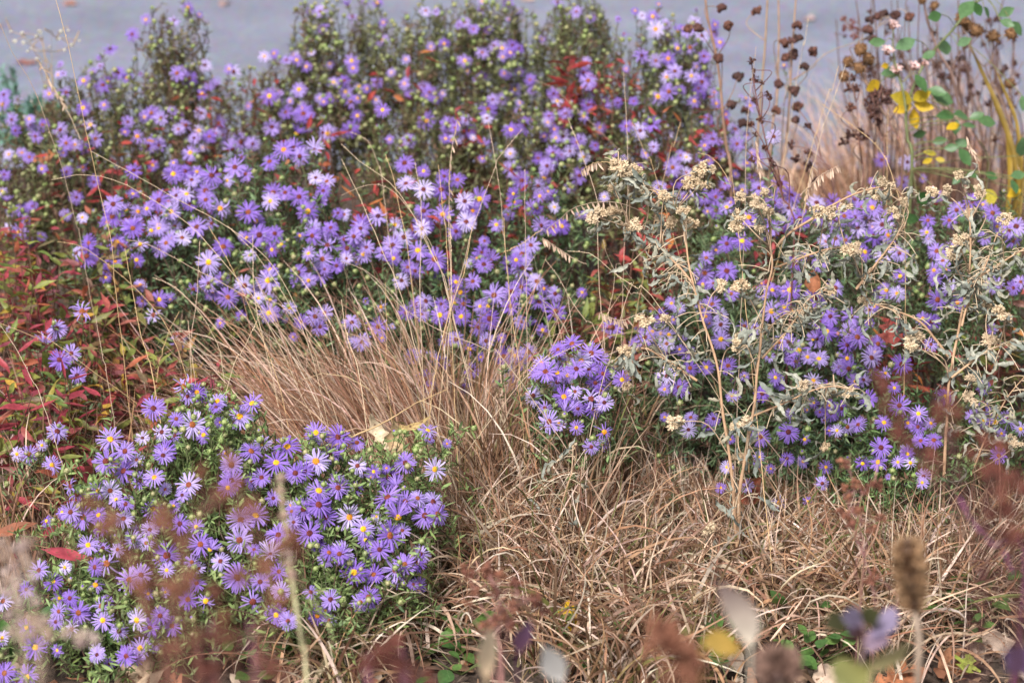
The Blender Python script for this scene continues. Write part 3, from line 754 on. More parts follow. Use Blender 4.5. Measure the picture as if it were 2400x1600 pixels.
def leafy_plant(name, label, cx, cy, rx, ry, Yf, Yb, nst, mat, lmin, lmax, seed, per=13, cat='red leaved plant', span=.75):
    r = np.random.default_rng(seed)
    meshes = RED_L[mat.name]
    ang = r.random(nst) * 2 * PI
    rad = np.sqrt(r.random(nst))
    px = cx + rx * rad * np.cos(ang)
    py = cy + ry * rad * np.sin(ang)
    t = np.clip((cy + ry - py) / (2 * ry), 0, 1)
    Y = Yf + (Yb - Yf) * t + r.normal(0, .02, nst)
    tips = at(px, py, Y)
    root = thing(name, label, cat, (tips[:, 0].mean(), (Yf + Yb) / 2, 0), 'red and olive leaved plants in the bed')
    total = 0
    for i in range(nst):
        tip = tips[i]
        if tip[2] < .03:
            continue
        a = np.array((tip[0] + r.normal(0, .03), tip[1] + r.normal(.02, .03), -.01))
        c = smooth_curve([a, (a + tip) / 2 + r.normal(0, .012, 3), tip], 9)
        ms = MB()
        ms.tubes(c[None], np.linspace(.0015, .0007, 9)[None], np.array((.13, .065, .045)) * r.uniform(.7, 1.3), 5)
        part('stem', ms.mesh('red_stem', M_stem), root)
        H = tip[2]
        n = int(min(per, H * span / .011))
        for j in range(n):
            if total >= 298:
                break
            f = 1 - span * (j + r.random()) / n
            q = f * 8
            k0 = min(int(q), 7)
            pt = c[k0] + (c[k0 + 1] - c[k0]) * (q - k0)
            az = j * 2.4 + r.normal(0, .4) + i
            el = r.normal(.25, .35) - (1 - f) * .4
            d = (math.cos(az) * math.cos(el), math.sin(az) * math.cos(el), math.sin(el))
            part('leaf', meshes[r.integers(len(meshes))], root, pt, along(d, r.normal(0, .5)), r.uniform(lmin, lmax) * (1.22 - .35 * f))
            total += 1
    return root


leafy_plant('maroon_leaf_plant', 'maroon and red lance leaves filling the lower left border of the bed', 70, 930, 130, 190, 3.12, 3.42, 21, M_red, .036, .058, 201, 15)
leafy_plant('maroon_leaf_plant', 'maroon lance leaved plant beneath the lone five flowered aster sprig', 250, 930, 140, 170, 3.16, 3.42, 21, M_red, .036, .056, 202, 15)
leafy_plant('maroon_leaf_plant', 'red and green lance leaves under the left aster row', 90, 690, 140, 130, 3.42, 3.62, 22, M_red, .032, .050, 203, 14)
leafy_plant('maroon_leaf_plant', 'mixed olive and maroon leaves beside the fine grass stalks', 330, 770, 150, 120, 3.38, 3.56, 22, M_olive, .030, .050, 204, 14)
leafy_plant('maroon_leaf_plant', 'maroon leaves between the front aster and the dry tussock', 440, 920, 110, 130, 3.22, 3.40, 18, M_red, .034, .052, 205, 14)
leafy_plant('olive_leaf_plant', 'olive and brown leaves in the hollow right of the central aster mound', 1480, 660, 110, 130, 3.58, 3.78, 22, M_olive, .030, .050, 206, 14)
leafy_plant('olive_leaf_plant', 'olive leaves with red tips behind the small aster cluster', 1400, 770, 130, 90, 3.46, 3.60, 20, M_olive, .030, .048, 207, 13)
leafy_plant('crimson_leaf_plant', 'crimson leaf patch peeping through the centre of the aster mound', 860, 440, 85, 65, 3.74, 3.84, 14, M_crimson, .028, .042, 208, 9)
leafy_plant('crimson_leaf_plant', 'drooping crimson leaf spray near the top middle of the asters', 1340, 170, 60, 75, 4.18, 4.24, 11, M_crimson, .040, .062, 209, 9, span=.4)
leafy_plant('crimson_leaf_plant', 'fine orange red leaves beside the tall aster and brown stems', 1460, 190, 65, 80, 4.12, 4.20, 20, M_crimson, .018, .030, 210, 12)
leafy_plant('crimson_leaf_plant', 'orange and crimson leaves behind the tan flower clusters', 1590, 310, 80, 70, 4.00, 4.08, 20, M_crimson, .022, .036, 211, 10)
leafy_plant('crimson_leaf_plant', 'bright red leaves in the gap between the two silver plants', 2110, 800, 55, 90, 3.46, 3.56, 11, M_crimson, .036, .056, 212, 8)
leafy_plant('crimson_leaf_plant', 'crimson leaves above the right aster mound near its crest', 1990, 660, 80, 50, 3.72, 3.80, 10, M_crimson, .026, .040, 213, 9)
leafy_plant('maroon_leaf_plant', 'red leaves glowing beneath the back left aster flowers', 230, 345, 130, 70, 3.96, 4.04, 17, M_crimson, .022, .038, 214, 8)
leafy_plant('maroon_leaf_plant', 'dark red leaves at the foot of the lone aster spire', 450, 250, 60, 75, 4.12, 4.20, 13, M_crimson, .022, .036, 215, 9)
leafy_plant('maroon_leaf_plant', 'maroon leaves low among the left aster flowers at half height', 90, 510, 140, 70, 3.76, 3.88, 20, M_red, .028, .044, 216, 9)
leafy_plant('olive_leaf_plant', 'olive green leaves in the dark hollow under the central aster', 560, 690, 130, 80, 3.58, 3.70, 18, M_olive, .028, .044, 217, 12)
leafy_plant('olive_leaf_plant', 'dark olive leaves behind the right silver plant', 2330, 760, 90, 130, 3.44, 3.66, 18, M_olive, .030, .050, 218, 12)

leafy_plant('maroon_leaf_plant', 'red leaves cut by the left frame edge under the far left aster', 20, 610, 90, 90, 3.56, 3.74, 20, M_red, .032, .050, 219, 14)
leafy_plant('olive_leaf_plant', 'olive leaved plant filling the shade below the left aster row', 230, 610, 120, 80, 3.60, 3.70, 18, M_olive, .030, .046, 220, 13)
leafy_plant('crimson_leaf_plant', 'small crimson leaves among the middle aster flowers right of centre', 1230, 420, 110, 70, 3.86, 3.96, 14, M_crimson, .026, .040, 221, 9)

for i_, (cx_, cy_, rx_, ry_, Y_, n_, lab) in enumerate([
    (700, 300, 80, 45, 4.02, 9, 'red leaves in the dip between the back left and central asters'), (1000, 480, 90, 45, 3.70, 11, 'crimson leaves below the upper row of central asters'),
    (1130, 255, 90, 50, 4.10, 10, 'rust red leaves threaded through the soft focus back asters'), (330, 420, 80, 45, 3.80, 9, 'dark red leaves under the left aster flowers beside the leaning stalks'),
    (960, 160, 80, 50, 4.26, 9, 'burgundy leaves in the upper middle of the back asters'), (1530, 500, 80, 50, 3.68, 11, 'burgundy leaves showing between the tan flower clusters'),
    (620, 190, 60, 40, 4.26, 8, 'brownish red leaves at the right of the bare road gap'), (1660, 250, 50, 70, 3.98, 9, 'orange tinted leaves beside the first brown stem'),
    (1850, 560, 90, 45, 3.66, 10, 'deep red leaves at the crest of the right aster mound')]):
    leafy_plant('crimson_leaf_plant', lab, cx_, cy_, rx_, ry_, Y_, Y_ + .06, n_, M_crimson, .024, .044, 230 + i_, 9)

# ------------------------------------------------------------------ dry grass
GC = np.array([(.36, .22, .14), (.29, .165, .10), (.58, .45, .32), (.19, .105, .065), (.42, .25, .14), (.46, .32, .22), (.70, .59, .47), (.15, .17, .055)])


def blades(mb, G, az, th0, L, curv, curv2, W, colour, k=9, greenbase=None, r=rng):
    """G (n,3) feet; az heading; th0 lean from upright; curvature along the blade"""
    n = len(G)
    s = np.linspace(0, 1, k)
    th = th0[:, None] + curv[:, None] * s + curv2[:, None] * s ** 3
    a = az[:, None] + r.normal(0, .25, (n, 1)) * s + r.normal(0, .3, (n, 1)) * s ** 2
    ds = L[:, None] / (k - 1)
    D = np.stack([np.sin(th) * np.cos(a), np.sin(th) * np.sin(a), np.cos(th)], -1)
    P = G[:, None] + np.concatenate([np.zeros((n, 1, 3)), np.cumsum(D[:, :-1] * ds[..., None], 1)], 1)
    P[..., 2] = np.where(P[..., 2] < .004, .004 + .15 * np.abs(P[..., 2]), P[..., 2])
    sd = np.stack([-np.sin(a), np.cos(a), 0 * a], -1)
    tw = r.normal(0, .9, (n, 1)) + r.normal(0, 1.3, (n, 1)) * s
    nr = np.cross(sd, D)
    sd = sd * np.cos(tw)[..., None] + nr * np.sin(tw)[..., None]
    w = W[:, None] * np.interp(s, [0, .15, .6, 1], [.7, 1, .85, .12])
    col = np.repeat(colour[:, None], k, 1)
    if greenbase is not None:
        g = greenbase[:, None, None] * (1 - s)[None, :, None] ** 1.5
        col = col * (1 - g) + np.array((.17, .20, .05)) * g
    mb.ribbons(P, w, sd, col)


def pick_colours(n, p, r):
    c = GC[r.choice(len(GC), n, p=np.array(p) / sum(p))]
    return c * np.array((1.03, .955, .95)) * r.uniform(.55, 1.25, (n, 1)) * (1 + r.normal(0, .04, (n, 3)))


# the broad mat of curly dry grass: many tufts
r = np.random.default_rng(300)
mb = MB()
NT = 300
tpx = r.uniform(560, 2460, NT)
tpy = r.uniform(1120, 1640, NT)
tpy = np.where((tpx > 1400), np.maximum(tpy, 1245 + r.normal(0, 15, NT)), tpy)
keep = ~((tpx < 1000) & (tpy < 1440)) & ~((tpx > 2150) & (tpy > 1480)) & ~((tpx > 1750) & (tpy > 1545))
keep &= ~((tpy > 1470) & (r.random(NT) < .55))
keep &= ~((tpx > 2080) & (tpy < 1230) & (r.random(NT) < .5))
tpx, tpy = tpx[keep], tpy[keep]
tg = ground(tpx, tpy)
per = 58
G = np.repeat(tg, per, 0) + np.c_[r.normal(0, .022, (len(tg) * per, 2)), np.zeros(len(tg) * per)]
n = len(G)
low = np.repeat(np.clip((tpy - 1150) / 350, 0, 1), per)
az = r.random(n) * 2 * PI
th0 = np.abs(r.normal(.08, .20, n)) + low * np.abs(r.normal(0, .28, n))
L = r.uniform(.09, .28, n) * (1.10 - .22 * low) * np.where(np.repeat(tpx, per) > 1400, np.clip((np.repeat(tpy, per) - 1245) / 230 * .55 + .45, .45, 1), 1)
cv = np.abs(r.normal(.4, .55, n)) + low * .5
cv2 = r.normal(.9, 1.3, n)
up_ = np.repeat((tpx < 1600) & (tpy < 1330), per)
th0 = np.where(up_, th0 * .6, th0); cv = np.where(up_, cv * .5, cv); cv2 = np.where(up_, cv2 * .7, cv2); L = np.where(up_ & (r.random(n) < .3), L * 1.25, L)
W = r.uniform(.0007, .0019, n) + low * r.uniform(0, .0015, n) * (r.random(n) < .4)
C = pick_colours(n, (2.0, 2.4, 3.0, 4.2, 1.4, 2.4, 3.2, 1.2), r)
blades(mb, G, az, th0, L, cv, cv2, W, C, 10, (r.random(n) < .25) * r.uniform(.3, .9, n), r)
# broad pale blades curling low down
m = 420
px, py = r.uniform(900, 2330, m), r.uniform(1270, 1570, m)
Gs = ground(px, py)
blades(mb, Gs, r.random(m) * 2 * PI, np.abs(r.normal(.3, .35, m)), r.uniform(.06, .19, m), np.abs(r.normal(1.1, .9, m)), r.normal(1.4, 1.8, m), r.uniform(.0016, .0028, m),
       pick_colours(m, (1.2, 1, 3, .6, 1, 2.4, 4, .3), r) * 1.1, 13, (r.random(m) < .15) * .6, r)
# flattened pale straws low down
m = 1200
px, py = r.uniform(560, 2430, m), r.uniform(1300, 1560, m)
Gs = ground(px, py)
Gs[:, 2] = r.uniform(.003, .05, m)
blades(mb, Gs, r.random(m) * 2 * PI, r.uniform(.7, 1.55, m), r.uniform(.08, .22, m), r.normal(.3, .6, m), r.normal(.4, 1.2, m), r.uniform(.0009, .0023, m),
       pick_colours(m, (1.5, 1.5, 4, 1.5, 1.5, 3, 3, .2), r), 9, None, r)
single('dry_grass', mb.mesh('dry_grass_mat', M_grass), 'curly tan dry grass covering the lower right of the bed', 'grass', kind='stuff')

# dead leaning stems at the lower left corner under the maroon leaves
mb = MB()
m = 520
px, py = r.uniform(-30, 420, m), r.uniform(1150, 1420, m)
G = ground(px, py)
blades(mb, G, r.random(m) * 2 * PI, np.abs(r.normal(.12, .14, m)), r.uniform(.10, .26, m), np.abs(r.normal(.3, .5, m)), r.normal(.5, 1, m), r.uniform(.0008, .0018, m),
       pick_colours(m, (3, 3, 1.5, 3, 1, 1.5, .8, .4), r), 9, None, r)
single('dead_stems', mb.mesh('dead_stems', M_grass), 'dead brown stems and curled straw under the maroon leaves', 'dead stems', kind='stuff')

# soft pinkish dry grass far behind, by the road
mb = MB()
m = 800
px, py = r.uniform(1820, 2420, m), r.uniform(470, 560, m)
G = ground(px, py)
blades(mb, G, r.uniform(PI * .35, PI * 1.0, m), np.abs(r.normal(.3, .25, m)), r.uniform(.14, .40, m) * np.clip((px - 1700) / 350, .55, 1), r.normal(.3, .4, m), r.normal(.5, .7, m), r.uniform(.0008, .0016, m),
       pick_colours(m, (3, 1.2, 3, .8, 2, 3, 2, .2), r) * np.array((1.05, .96, .92)), 9, None, r)
single('pale_grass', mb.mesh('pale_grass', M_grass), 'soft pinkish dry grass behind the rose and beside the road', 'grass', kind='stuff')

# fine tussock with its tall seed stalks
base = ground(880, 1165)
tuss = thing('grass_tussock', 'fine straight dry tussock fanning up left with tall thin seed stalks', 'grass tussock', base)
mb = MB()
m = 3900
px = np.clip(r.normal(880, 190, m), 500, 1290)
py = r.uniform(1130, 1235, m)
G = ground(px, py)
lean = (px - 1080) / 520
az = np.where(lean < 0, PI - .3, .3) + r.normal(0, .5, m)
th0 = np.abs(lean) * .62 + np.abs(r.normal(0, .13, m))
blades(mb, G, az, th0, np.where(r.random(m) < .8, r.uniform(.10, .28, m), r.uniform(.22, .42, m)), np.abs(r.normal(.15, .3, m)), np.abs(r.normal(.3, .9, m)), r.uniform(.0006, .0013, m),
       pick_colours(m, (2, 1.8, 3.2, 2, 1.4, 3.2, 3.6, .2), r) * np.array((1.05, .97, .96)), 10, None, r)
m = 1700
px = r.uniform(900, 1500, m)
py = r.uniform(1100, 1200, m)
G = ground(px, py)
blades(mb, G, r.random(m) * 6.28, np.abs(r.normal(.1, .18, m)), r.uniform(.08, .25, m), np.abs(r.normal(.35, .5, m)), r.normal(.7, 1.1, m), r.uniform(.0006, .0012, m),
       pick_colours(m, (4, 3, 2, 2, 3, 2, .8, .7), r), 10, (r.random(m) < .2) * .7, r)
part('blades', mb.mesh('tussock_blades', M_grass), tuss, kind='stuff')

STALKS = [  # tile, points from tip to foot, tip distance, foot distance, thick?, grama spikelets?
 ('A', '380,0 430,180 520,560 580,880 640,1130 700,1400 745,1568 790,2000 850,2500', 3.45, 3.3, 0, 0),
 ('A', '0,160 90,370 200,540 260,680 340,900 410,1100 470,1320 530,1568 560,1700', 3.5, 3.5, 0, 0),
 ('A', '250,400 300,480 330,540 390,640 470,780 550,950', 3.75, 3.7, 0, 1),
 ('A', '620,1030 900,1180 1250,1380 1560,1550 1850,1800 2100,2300', 3.5, 3.3, 0, 0),
 ('A', '350,1225 560,1190 750,1215 950,1310 1180,1450 1330,1568 1600,1880 1850,2250', 3.5, 3.3, 0, 0),
 ('D', '390,105 560,140 760,280 950,450 1100,620 1180,780 1260,1000', 3.36, 3.25, 0, 0),
 ('D', '860,95 1000,120 1250,250 1500,380 1700,500 1850,640 2000,850 2150,1150 2200,1400', 3.4, 3.25, 1, 0),
 ('D', '1040,350 1200,420 1370,600 1490,830 1520,1000', 3.36, 3.28, 0, 0),
 ('D', '850,150 900,430 960,750 1010,900 1060,1130', 3.38, 3.2, 1, 0),
 ('D', '1420,0 1560,250 1720,600 1860,960 1950,1300', 3.45, 3.28, 0, 0),
 ('D', '1550,0 1750,200 1950,500 2080,750 2200,1200', 3.45, 3.28, 0, 0),
 ('D', '1720,60 1730,460 1800,800 1900,1250', 3.45, 3.3, 0, 0),
 ('D', '0,660 130,710 280,770 380,800', 3.3, 3.3, 0, 0),
 ('D', '0,670 120,850 220,1050 310,1260', 3.25, 3.15, 1, 0),
 ('E', '1105,-60 1130,300 1160,600 1210,960 1240,1400 1250,1800', 3.36, 3.2, 1, 0),
 ('B', '1230,880 1060,1090 1040,1160 950,1400 890,1568 840,1780 760,2050 690,2300 620,2600 580,2900', 3.5, 3.28, 0, 0),
 ('B', '1000,830 1040,1050 1080,1300 1100,1568 1125,1800', 3.55, 3.45, 0, 0),
 ('E', '565,60 640,230 710,380 740,620 720,900 730,1300', 3.4, 3.28, 1, 0),
 ('B', '790,820 740,1100 735,1350 730,1568 745,1850 745,2150', 3.5, 3.4, 0, 1),
 ('B', '1250,1150 1252,1568 1258,1900 1265,2300', 3.42, 3.3, 0, 0),
 ('B', '0,980 150,1120 330,1240 470,1430 540,1568 640,1780 720,2000', 3.55, 3.35, 1, 0),
 ('B', '60,900 180,960 260,1150 280,1260', 3.7, 3.65, 0, 0),
 ('B', '0,1080 100,1290 200,1520 300,1760 420,2060', 3.5, 3.35, 1, 0),
 ('B', '0,1330 170,1260 300,1270 400,1350 500,1480 560,1568 720,1990', 3.5, 3.3, 0, 0),
 ('B', '300,1050 350,1200 390,1400 430,1568 470,1850', 3.55, 3.4, 0, 0),
 ('B', '500,1100 540,1350 545,1568 535,1990 560,2650', 3.5, 3.28, 0, 0),
 ('B', '660,1120 690,1400 710,1568 720,1700', 3.5, 3.4, 0, 0),
 ('B', '1300,540 1380,570 1450,600', 4.0, 4.0, 0, 0),
 ('B', '1540,800 1640,1060 1740,1350 1745,1568 1755,1950 1790,2350', 3.5, 3.3, 0, 0),
 ('B', '1920,490 1940,800 1950,1000 1950,1300 1930,1568 1920,1850', 3.6, 3.4, 0, 0),
 ('B', '1980,830 2080,1080 2160,1260', 3.6, 3.55, 0, 0),
 ('B', '2310,830 2260,1000 2200,1200', 3.65, 3.6, 0, 0),
 ('E', '0,240 200,320 400,540 650,700 850,780 1000,850 1180,1000', 3.38, 3.2, 1, 0),
 ('E', '300,380 310,760 300,1000 340,1300', 3.42, 3.3, 0, 0),
 ('E', '1370,80 1420,110 1520,180 1600,230 1670,260', 3.42, 3.42, 0, 1),
 ('E', '1100,180 1230,120 1310,60 1370,20', 3.42, 3.42, 0, 0),
 ('B', '1400,1560 1500,1480 1600,1410 1760,1375 1900,1385 2050,1440 2200,1520', 3.4, 3.35, 0, 1),
 ('E', '1540,170 1700,190 1850,310 2000,420 2200,600', 3.35, 3.25, 0, 0),
 ('E', '1780,90 1810,200 1890,350 1990,480 2150,580', 3.35, 3.3, 1, 0),
 ('E', '1990,380 1930,520 1830,900 1760,1120', 3.3, 3.2, 1, 0),
 ('E', '1990,380 1880,250 1850,430 1780,800 1780,1000', 3.4, 3.3, 0, 0),
 ('E', '1390,230 1480,350 1560,500 1680,660 1760,780', 3.4, 3.3, 0, 0),
 ('E', '1760,590 1900,640 2010,600 2060,590', 3.3, 3.3, 0, 1),
 ('E', '720,1110 500,1210 300,1330 60,1440 -60,1500', 3.12, 3.0, 2, 0),
 ('E', '1640,800 1540,840 1430,900 1260,1020', 3.2, 3.18, 0, 0),
 ('B', '1635,1160 1720,1110 1810,1105 1850,1120', 3.3, 3.28, 0, 1),
 ('C', '100,1040 200,1070 280,1170 340,1290 360,1400', 3.4, 3.3, 0, 0),
 ('C', '495,960 510,1080 525,1200 530,1290', 3.3, 3.3, 0, 1),
 ('C', '1060,1130 960,1180 870,1260 800,1330', 3.3, 3.3, 0, 1),
 ('C', '885,1130 860,1220 840,1340 830,1450', 3.3, 3.3, 0, 1),
 ('C', '950,710 1160,860 1330,1000 1400,1120 1440,1240 1490,1400 1510,1560 1515,2100', 3.45, 3.3, 1, 0),
 ('C', '1930,930 1960,1000 2000,1080 2020,1180', 3.4, 3.4, 0, 1),
 ('C', '1400,740 1390,1000 1390,1200', 3.8, 3.75, 0, 0),
 ('C', '1110,440 1040,640 960,850 900,1100 850,1300', 3.7, 3.6, 0, 0),
 ('C', '1060,450 1010,640 940,800', 3.8, 3.75, 0, 0),
 ('C', '855,120 830,300 790,480', 4.0, 4.0, 0, 0),
 ('C', '500,320 470,560 450,740 430,1000 430,1300 420,1560', 3.7, 3.4, 0, 0),
 ('D', '1360,100 1340,500 1300,800 1330,1100', 3.42, 3.28, 0, 0),
 ('D', '1280,640 1290,760 1300,950', 3.4, 3.35, 1, 0),
 ('D', '1220,580 1150,720 1100,880 1070,1020', 3.42, 3.36, 1, 0),
 ('D', '650,610 690,850 740,1100', 3.3, 3.25, 0, 0),
 ('D', '1780,580 1650,850 1560,1050', 3.25, 3.2, 0, 0),
 ('E', '890,0 860,180 830,330 760,520 690,750 640,1000 600,1300', 3.36, 3.2, 1, 0),
 ('E', '740,0 750,300 745,560 700,900', 3.4, 3.3, 0, 0),
 ('E', '0,500 40,760 100,920 150,1200', 3.3, 3.2, 1, 0),
]
def spikelet_mesh():
    mb = MB()
    n = 16
    x = np.linspace(0, 1, n)
    P0 = np.stack([x, 0 * x, 0 * x], -1)
    return P0


sr = np.random.default_rng(333)
for (tile, s, y0, y1, thick, grama) in STALKS:
    q = tp(tile, s)
    Yq = np.linspace(y0, y1, len(q))
    W3 = at(q[:, 0], q[:, 1], Yq)
    if W3[-1][2] > .03 and s.split()[-1] and W3[-1][2] < W3[-2][2] and not grama:
        dn_ = W3[-1] - W3[-2]
        dn_ = dn_ / np.linalg.norm(dn_) + np.array((0, 0, -.5))
        W3 = np.vstack([W3, W3[-1] + dn_ * (W3[-1][2] / max(.3, -dn_[2]))])
    c = smooth_curve(W3, 34)
    c[2:-1] += sr.normal(0, .0004, (31, 3))
    r1 = (.00062, .00090, .0016)[thick]
    col = np.array([(.60, .45, .30), (.55, .37, .19), (.50, .36, .26)][sr.integers(3)]) * sr.uniform(.85, 1.15)
    ms = MB()
    ms.tubes(c[None], np.linspace(.00038, r1, 34)[None], col, 5)
    if not grama:   # fine seed grains along the last third
        for j in range(9):
            f = sr.uniform(0, 9)
            i0 = int(f)
            ms.ball(c[i0] + (c[i0 + 1] - c[i0]) * (f - i0) + sr.normal(0, .0006, 3), .0008, col * 1.05, 0, 4, 3, 0, 1.8)
    st = part('stalk', ms.mesh('grass_stalk', M_tan), tuss)
    if grama:
        mg = MB()
        n = 15
        f = np.linspace(0, 20, n)
        i0 = np.clip(f.astype(int), 0, 32)
        b0 = c[i0] + (c[i0 + 1] - c[i0]) * (f - i0)[:, None]
        dn = norm(np.array((.25, -.1, -1.)) + sr.normal(0, .25, (n, 3)))
        ln = sr.uniform(.009, .015, n)
        P = b0[:, None] + dn[:, None] * (ln[:, None] * np.array([0, .4, .8, 1.05]))[..., None]
        sdv = norm(np.cross(dn, np.array((.2, 1, .1))))[:, None].repeat(4, 1)
        mg.ribbons(P, np.tile(np.array([.0004, .0015, .0011, .0001]), (n, 1)), sdv, np.tile((.48, .34, .25), (n, 1)) * sr.uniform(.8, 1.2, (n, 1)), 0, fold=np.array((0, .0008, 0)))
        g = part('spikelets', mg.mesh('grama_spikelets', M_tan), tuss, kind='stuff')

# ------------------------------------------------------------------ silver leaved plants with tan flower clusters
def cluster_mesh(seed):
    r = np.random.default_rng(seed)
    mb = MB()
    for i in range(9):
        c = r.normal(0, 1, 3)
        c = c / np.linalg.norm(c) * r.uniform(.25, .62)
        c[2] *= .75
        rad = r.uniform(.24, .36)
        mb.ball(c, rad * .72, np.array((.9, .85, .8)), 0, 7, 4, .1)
        n = 26
        d = norm(r.normal(0, 1, (n, 3)) + norm(c[None]) * .7)
        p0 = c + d * rad * .6
        sd = norm(np.cross(d, r.normal(0, 1, (n, 3))))
        P = np.stack([p0, p0 + d * rad * .32, p0 + d * rad * .8 + r.normal(0, .03, (n, 3))], 1)
        mb.ribbons(P, np.tile(np.array([.08, .085, .012]), (n, 1)), sd[:, None].repeat(3, 1), np.array((1, .97, .92)) * r.uniform(.78, 1.18, (n, 1)))
    return mb.mesh('fluffy_cluster', M_fluff)


def curl_leaf(seed, turns, wmax, tint):
    r = np.random.default_rng(seed)
    k = 15
    s = np.linspace(0, 1, k)
    th = 1.25 * turns * (s ** 1.3) + r.normal(0, .25) + .3 * np.sin(s * 9 + seed)
    ds = 1 / (k - 1)
    x = np.r_[0, np.cumsum(np.cos(th[:-1]) * ds)]
    z = np.r_[0, np.cumsum(np.sin(th[:-1]) * ds)]
    y = .10 * np.sin(s * r.uniform(3, 6) + seed)
    P = np.stack([x, y, z], -1)
    T = norm(np.gradient(P, axis=0))
    tw = r.uniform(-2.2, 2.2) * s + .5 * np.sin(s * 7 + seed)
    sd0 = np.stack([0 * s, 1 + 0 * s, 0 * s], -1)
    nn = np.cross(T, sd0)
    sd = sd0 * np.cos(tw)[:, None] + nn * np.sin(tw)[:, None]
    w = np.interp(s, [0, .12, .4, .75, 1], [.15, .6, 1, .6, .03]) * wmax * .85 * (1 + .22 * np.sin(s * 24 + seed))
    P = P + r.normal(0, .012, (k, 3))
    mb = MB()
    fold = np.cross(sd, T) * (w * .8 * (1 + .3 * np.sin(s * 19)))[:, None]
    c = np.array(tint) * (1 + r.normal(0, .08, (k, 1)))
    mb.ribbons(P[None], w[None], sd[None], c[None], 0, fold=fold[None])
    return mb.mesh('curled_leaf', M_silver)


CLUSTERS = [cluster_mesh(500 + i) for i in range(5)]
CURLS = [curl_leaf(520 + i, t, w, c) for i, (t, w, c) in enumerate([
    (1.4, .11, (1, 1, .98)), (2.6, .10, (1.25, 1.22, 1.15)), (-1.8, .12, (.85, .9, .9)), (3.6, .09, (1.05, 1, .92)), (-.8, .13, (.78, .83, .82)),
    (.6, .10, (1.35, 1.3, 1.22)), (-2.8, .10, (1.1, 1.02, .9)), (2.0, .13, (.9, .92, .88)), (4.6, .09, (1.3, 1.15, .95))])]


def polyline(tile, s, Y):
    q = tp(tile, s)
    Yq = np.linspace(Y[0], Y[1], len(q))
    return q[:, :2], at(q[:, 0], q[:, 1], Yq)


def attach_branches(root, stems2d, stems3d, heads, down, r, rad, col, mat, name='branch', spread=.03, bow=.012):
    """for each head (px, py) grow a branch from the nearest stem; returns head points"""
    pts = []
    allp2 = np.vstack(stems2d)
    allp3 = np.vstack(stems3d)
    for (hx, hy) in heads:
        dd = np.abs(allp2[:, 0] - hx) * 1.0 + np.abs(allp2[:, 1] - (hy + down)) * .8
        j = int(np.argmin(dd))
        a = allp3[j]
        Y = a[1] + r.normal(0, spread)
        h = at(hx, hy, Y)
        pts.append(h)
        if np.linalg.norm(h - a) < .012:
            continue
        mid = (a + h) / 2 + np.array((r.normal(0, bow), r.normal(0, bow), abs(r.normal(bow, bow)) * .8))
        c = smooth_curve([a, mid, h], 10)
        ms = MB()
        ms.tubes(c[None], np.linspace(rad, rad * .6, 10)[None], np.array(col) * r.uniform(.85, 1.15), 5)
        part(name, ms.mesh(name, mat), root)
    return pts


def silver_plant(label, stems, heads, nleaf, seed, size=(.0105, .0175)):
    r = np.random.default_rng(seed)
    S2, S3 = [], []
    curves = []
    for tile, s, Y, rad in stems:
        q, w = polyline(tile, s, Y)
        n = 40
        c = smooth_curve(w, n)
        q2 = smooth_curve(np.c_[q, np.zeros(len(q))], n)[:, :2]
        S2.append(q2); S3.append(c); curves.append((c, rad))
    b = curves[0][0][-1]
    root = thing('silver_leaf_plant', label, 'dried plant', (b[0], b[1], 0))
    for c, rad in curves:
        ms = MB()
        ms.tubes(c[None], np.linspace(rad * .45, rad, 40)[None] * (1 + .12 * np.sin(np.arange(40) * 1.9))[None], np.array((.46, .285, .17)) * r.uniform(.85, 1.1), 7)
        part('stem', ms.mesh('silver_stem', M_tan), root)
    pts = attach_branches(root, S2, S3, heads, 75, r, .0010, (.50, .35, .23), M_tan)
    for h in pts:
        part('flower_cluster', CLUSTERS[r.integers(5)], root, h, facing((r.normal(0, .4), r.normal(-.4, .3), 1), r.random() * 6), np.array((1, 1, .85)) * r.uniform(*size))
        for _ in range(r.integers(2, 5)):
            d = (r.normal(0, .8), r.normal(0, .5), r.normal(-.5, .6))
            part('leaf', CURLS[r.integers(len(CURLS))], root, h + r.normal(0, .004, 3) - np.array((0, 0, .006)), along(d, r.random() * 6), r.uniform(.024, .042))
    for _ in range(nleaf):
        c, rad = curves[r.choice(len(curves))]
        j = r.integers(0, 34)
        d = (r.normal(0, .8), r.normal(-.2, .6), r.normal(-.6, .55))
        pt = c[j] + np.array((r.normal(0, .018), r.normal(0, .015), r.normal(-.008, .012)))
        part('leaf', CURLS[r.integers(len(CURLS))], root, pt, along(d, r.random() * 6), r.uniform(.025, .046))
        # the short stalk that carries it
        ms = MB()
        cc = smooth_curve([c[j], (c[j] + pt) / 2 + np.array((0, 0, .004)), pt], 5)
        ms.tubes(cc[None], np.full((1, 5), .0006), (.58, .44, .30), 4)
        part('leaf_stalk', ms.mesh('leaf_stalk', M_tan), root)
    return root


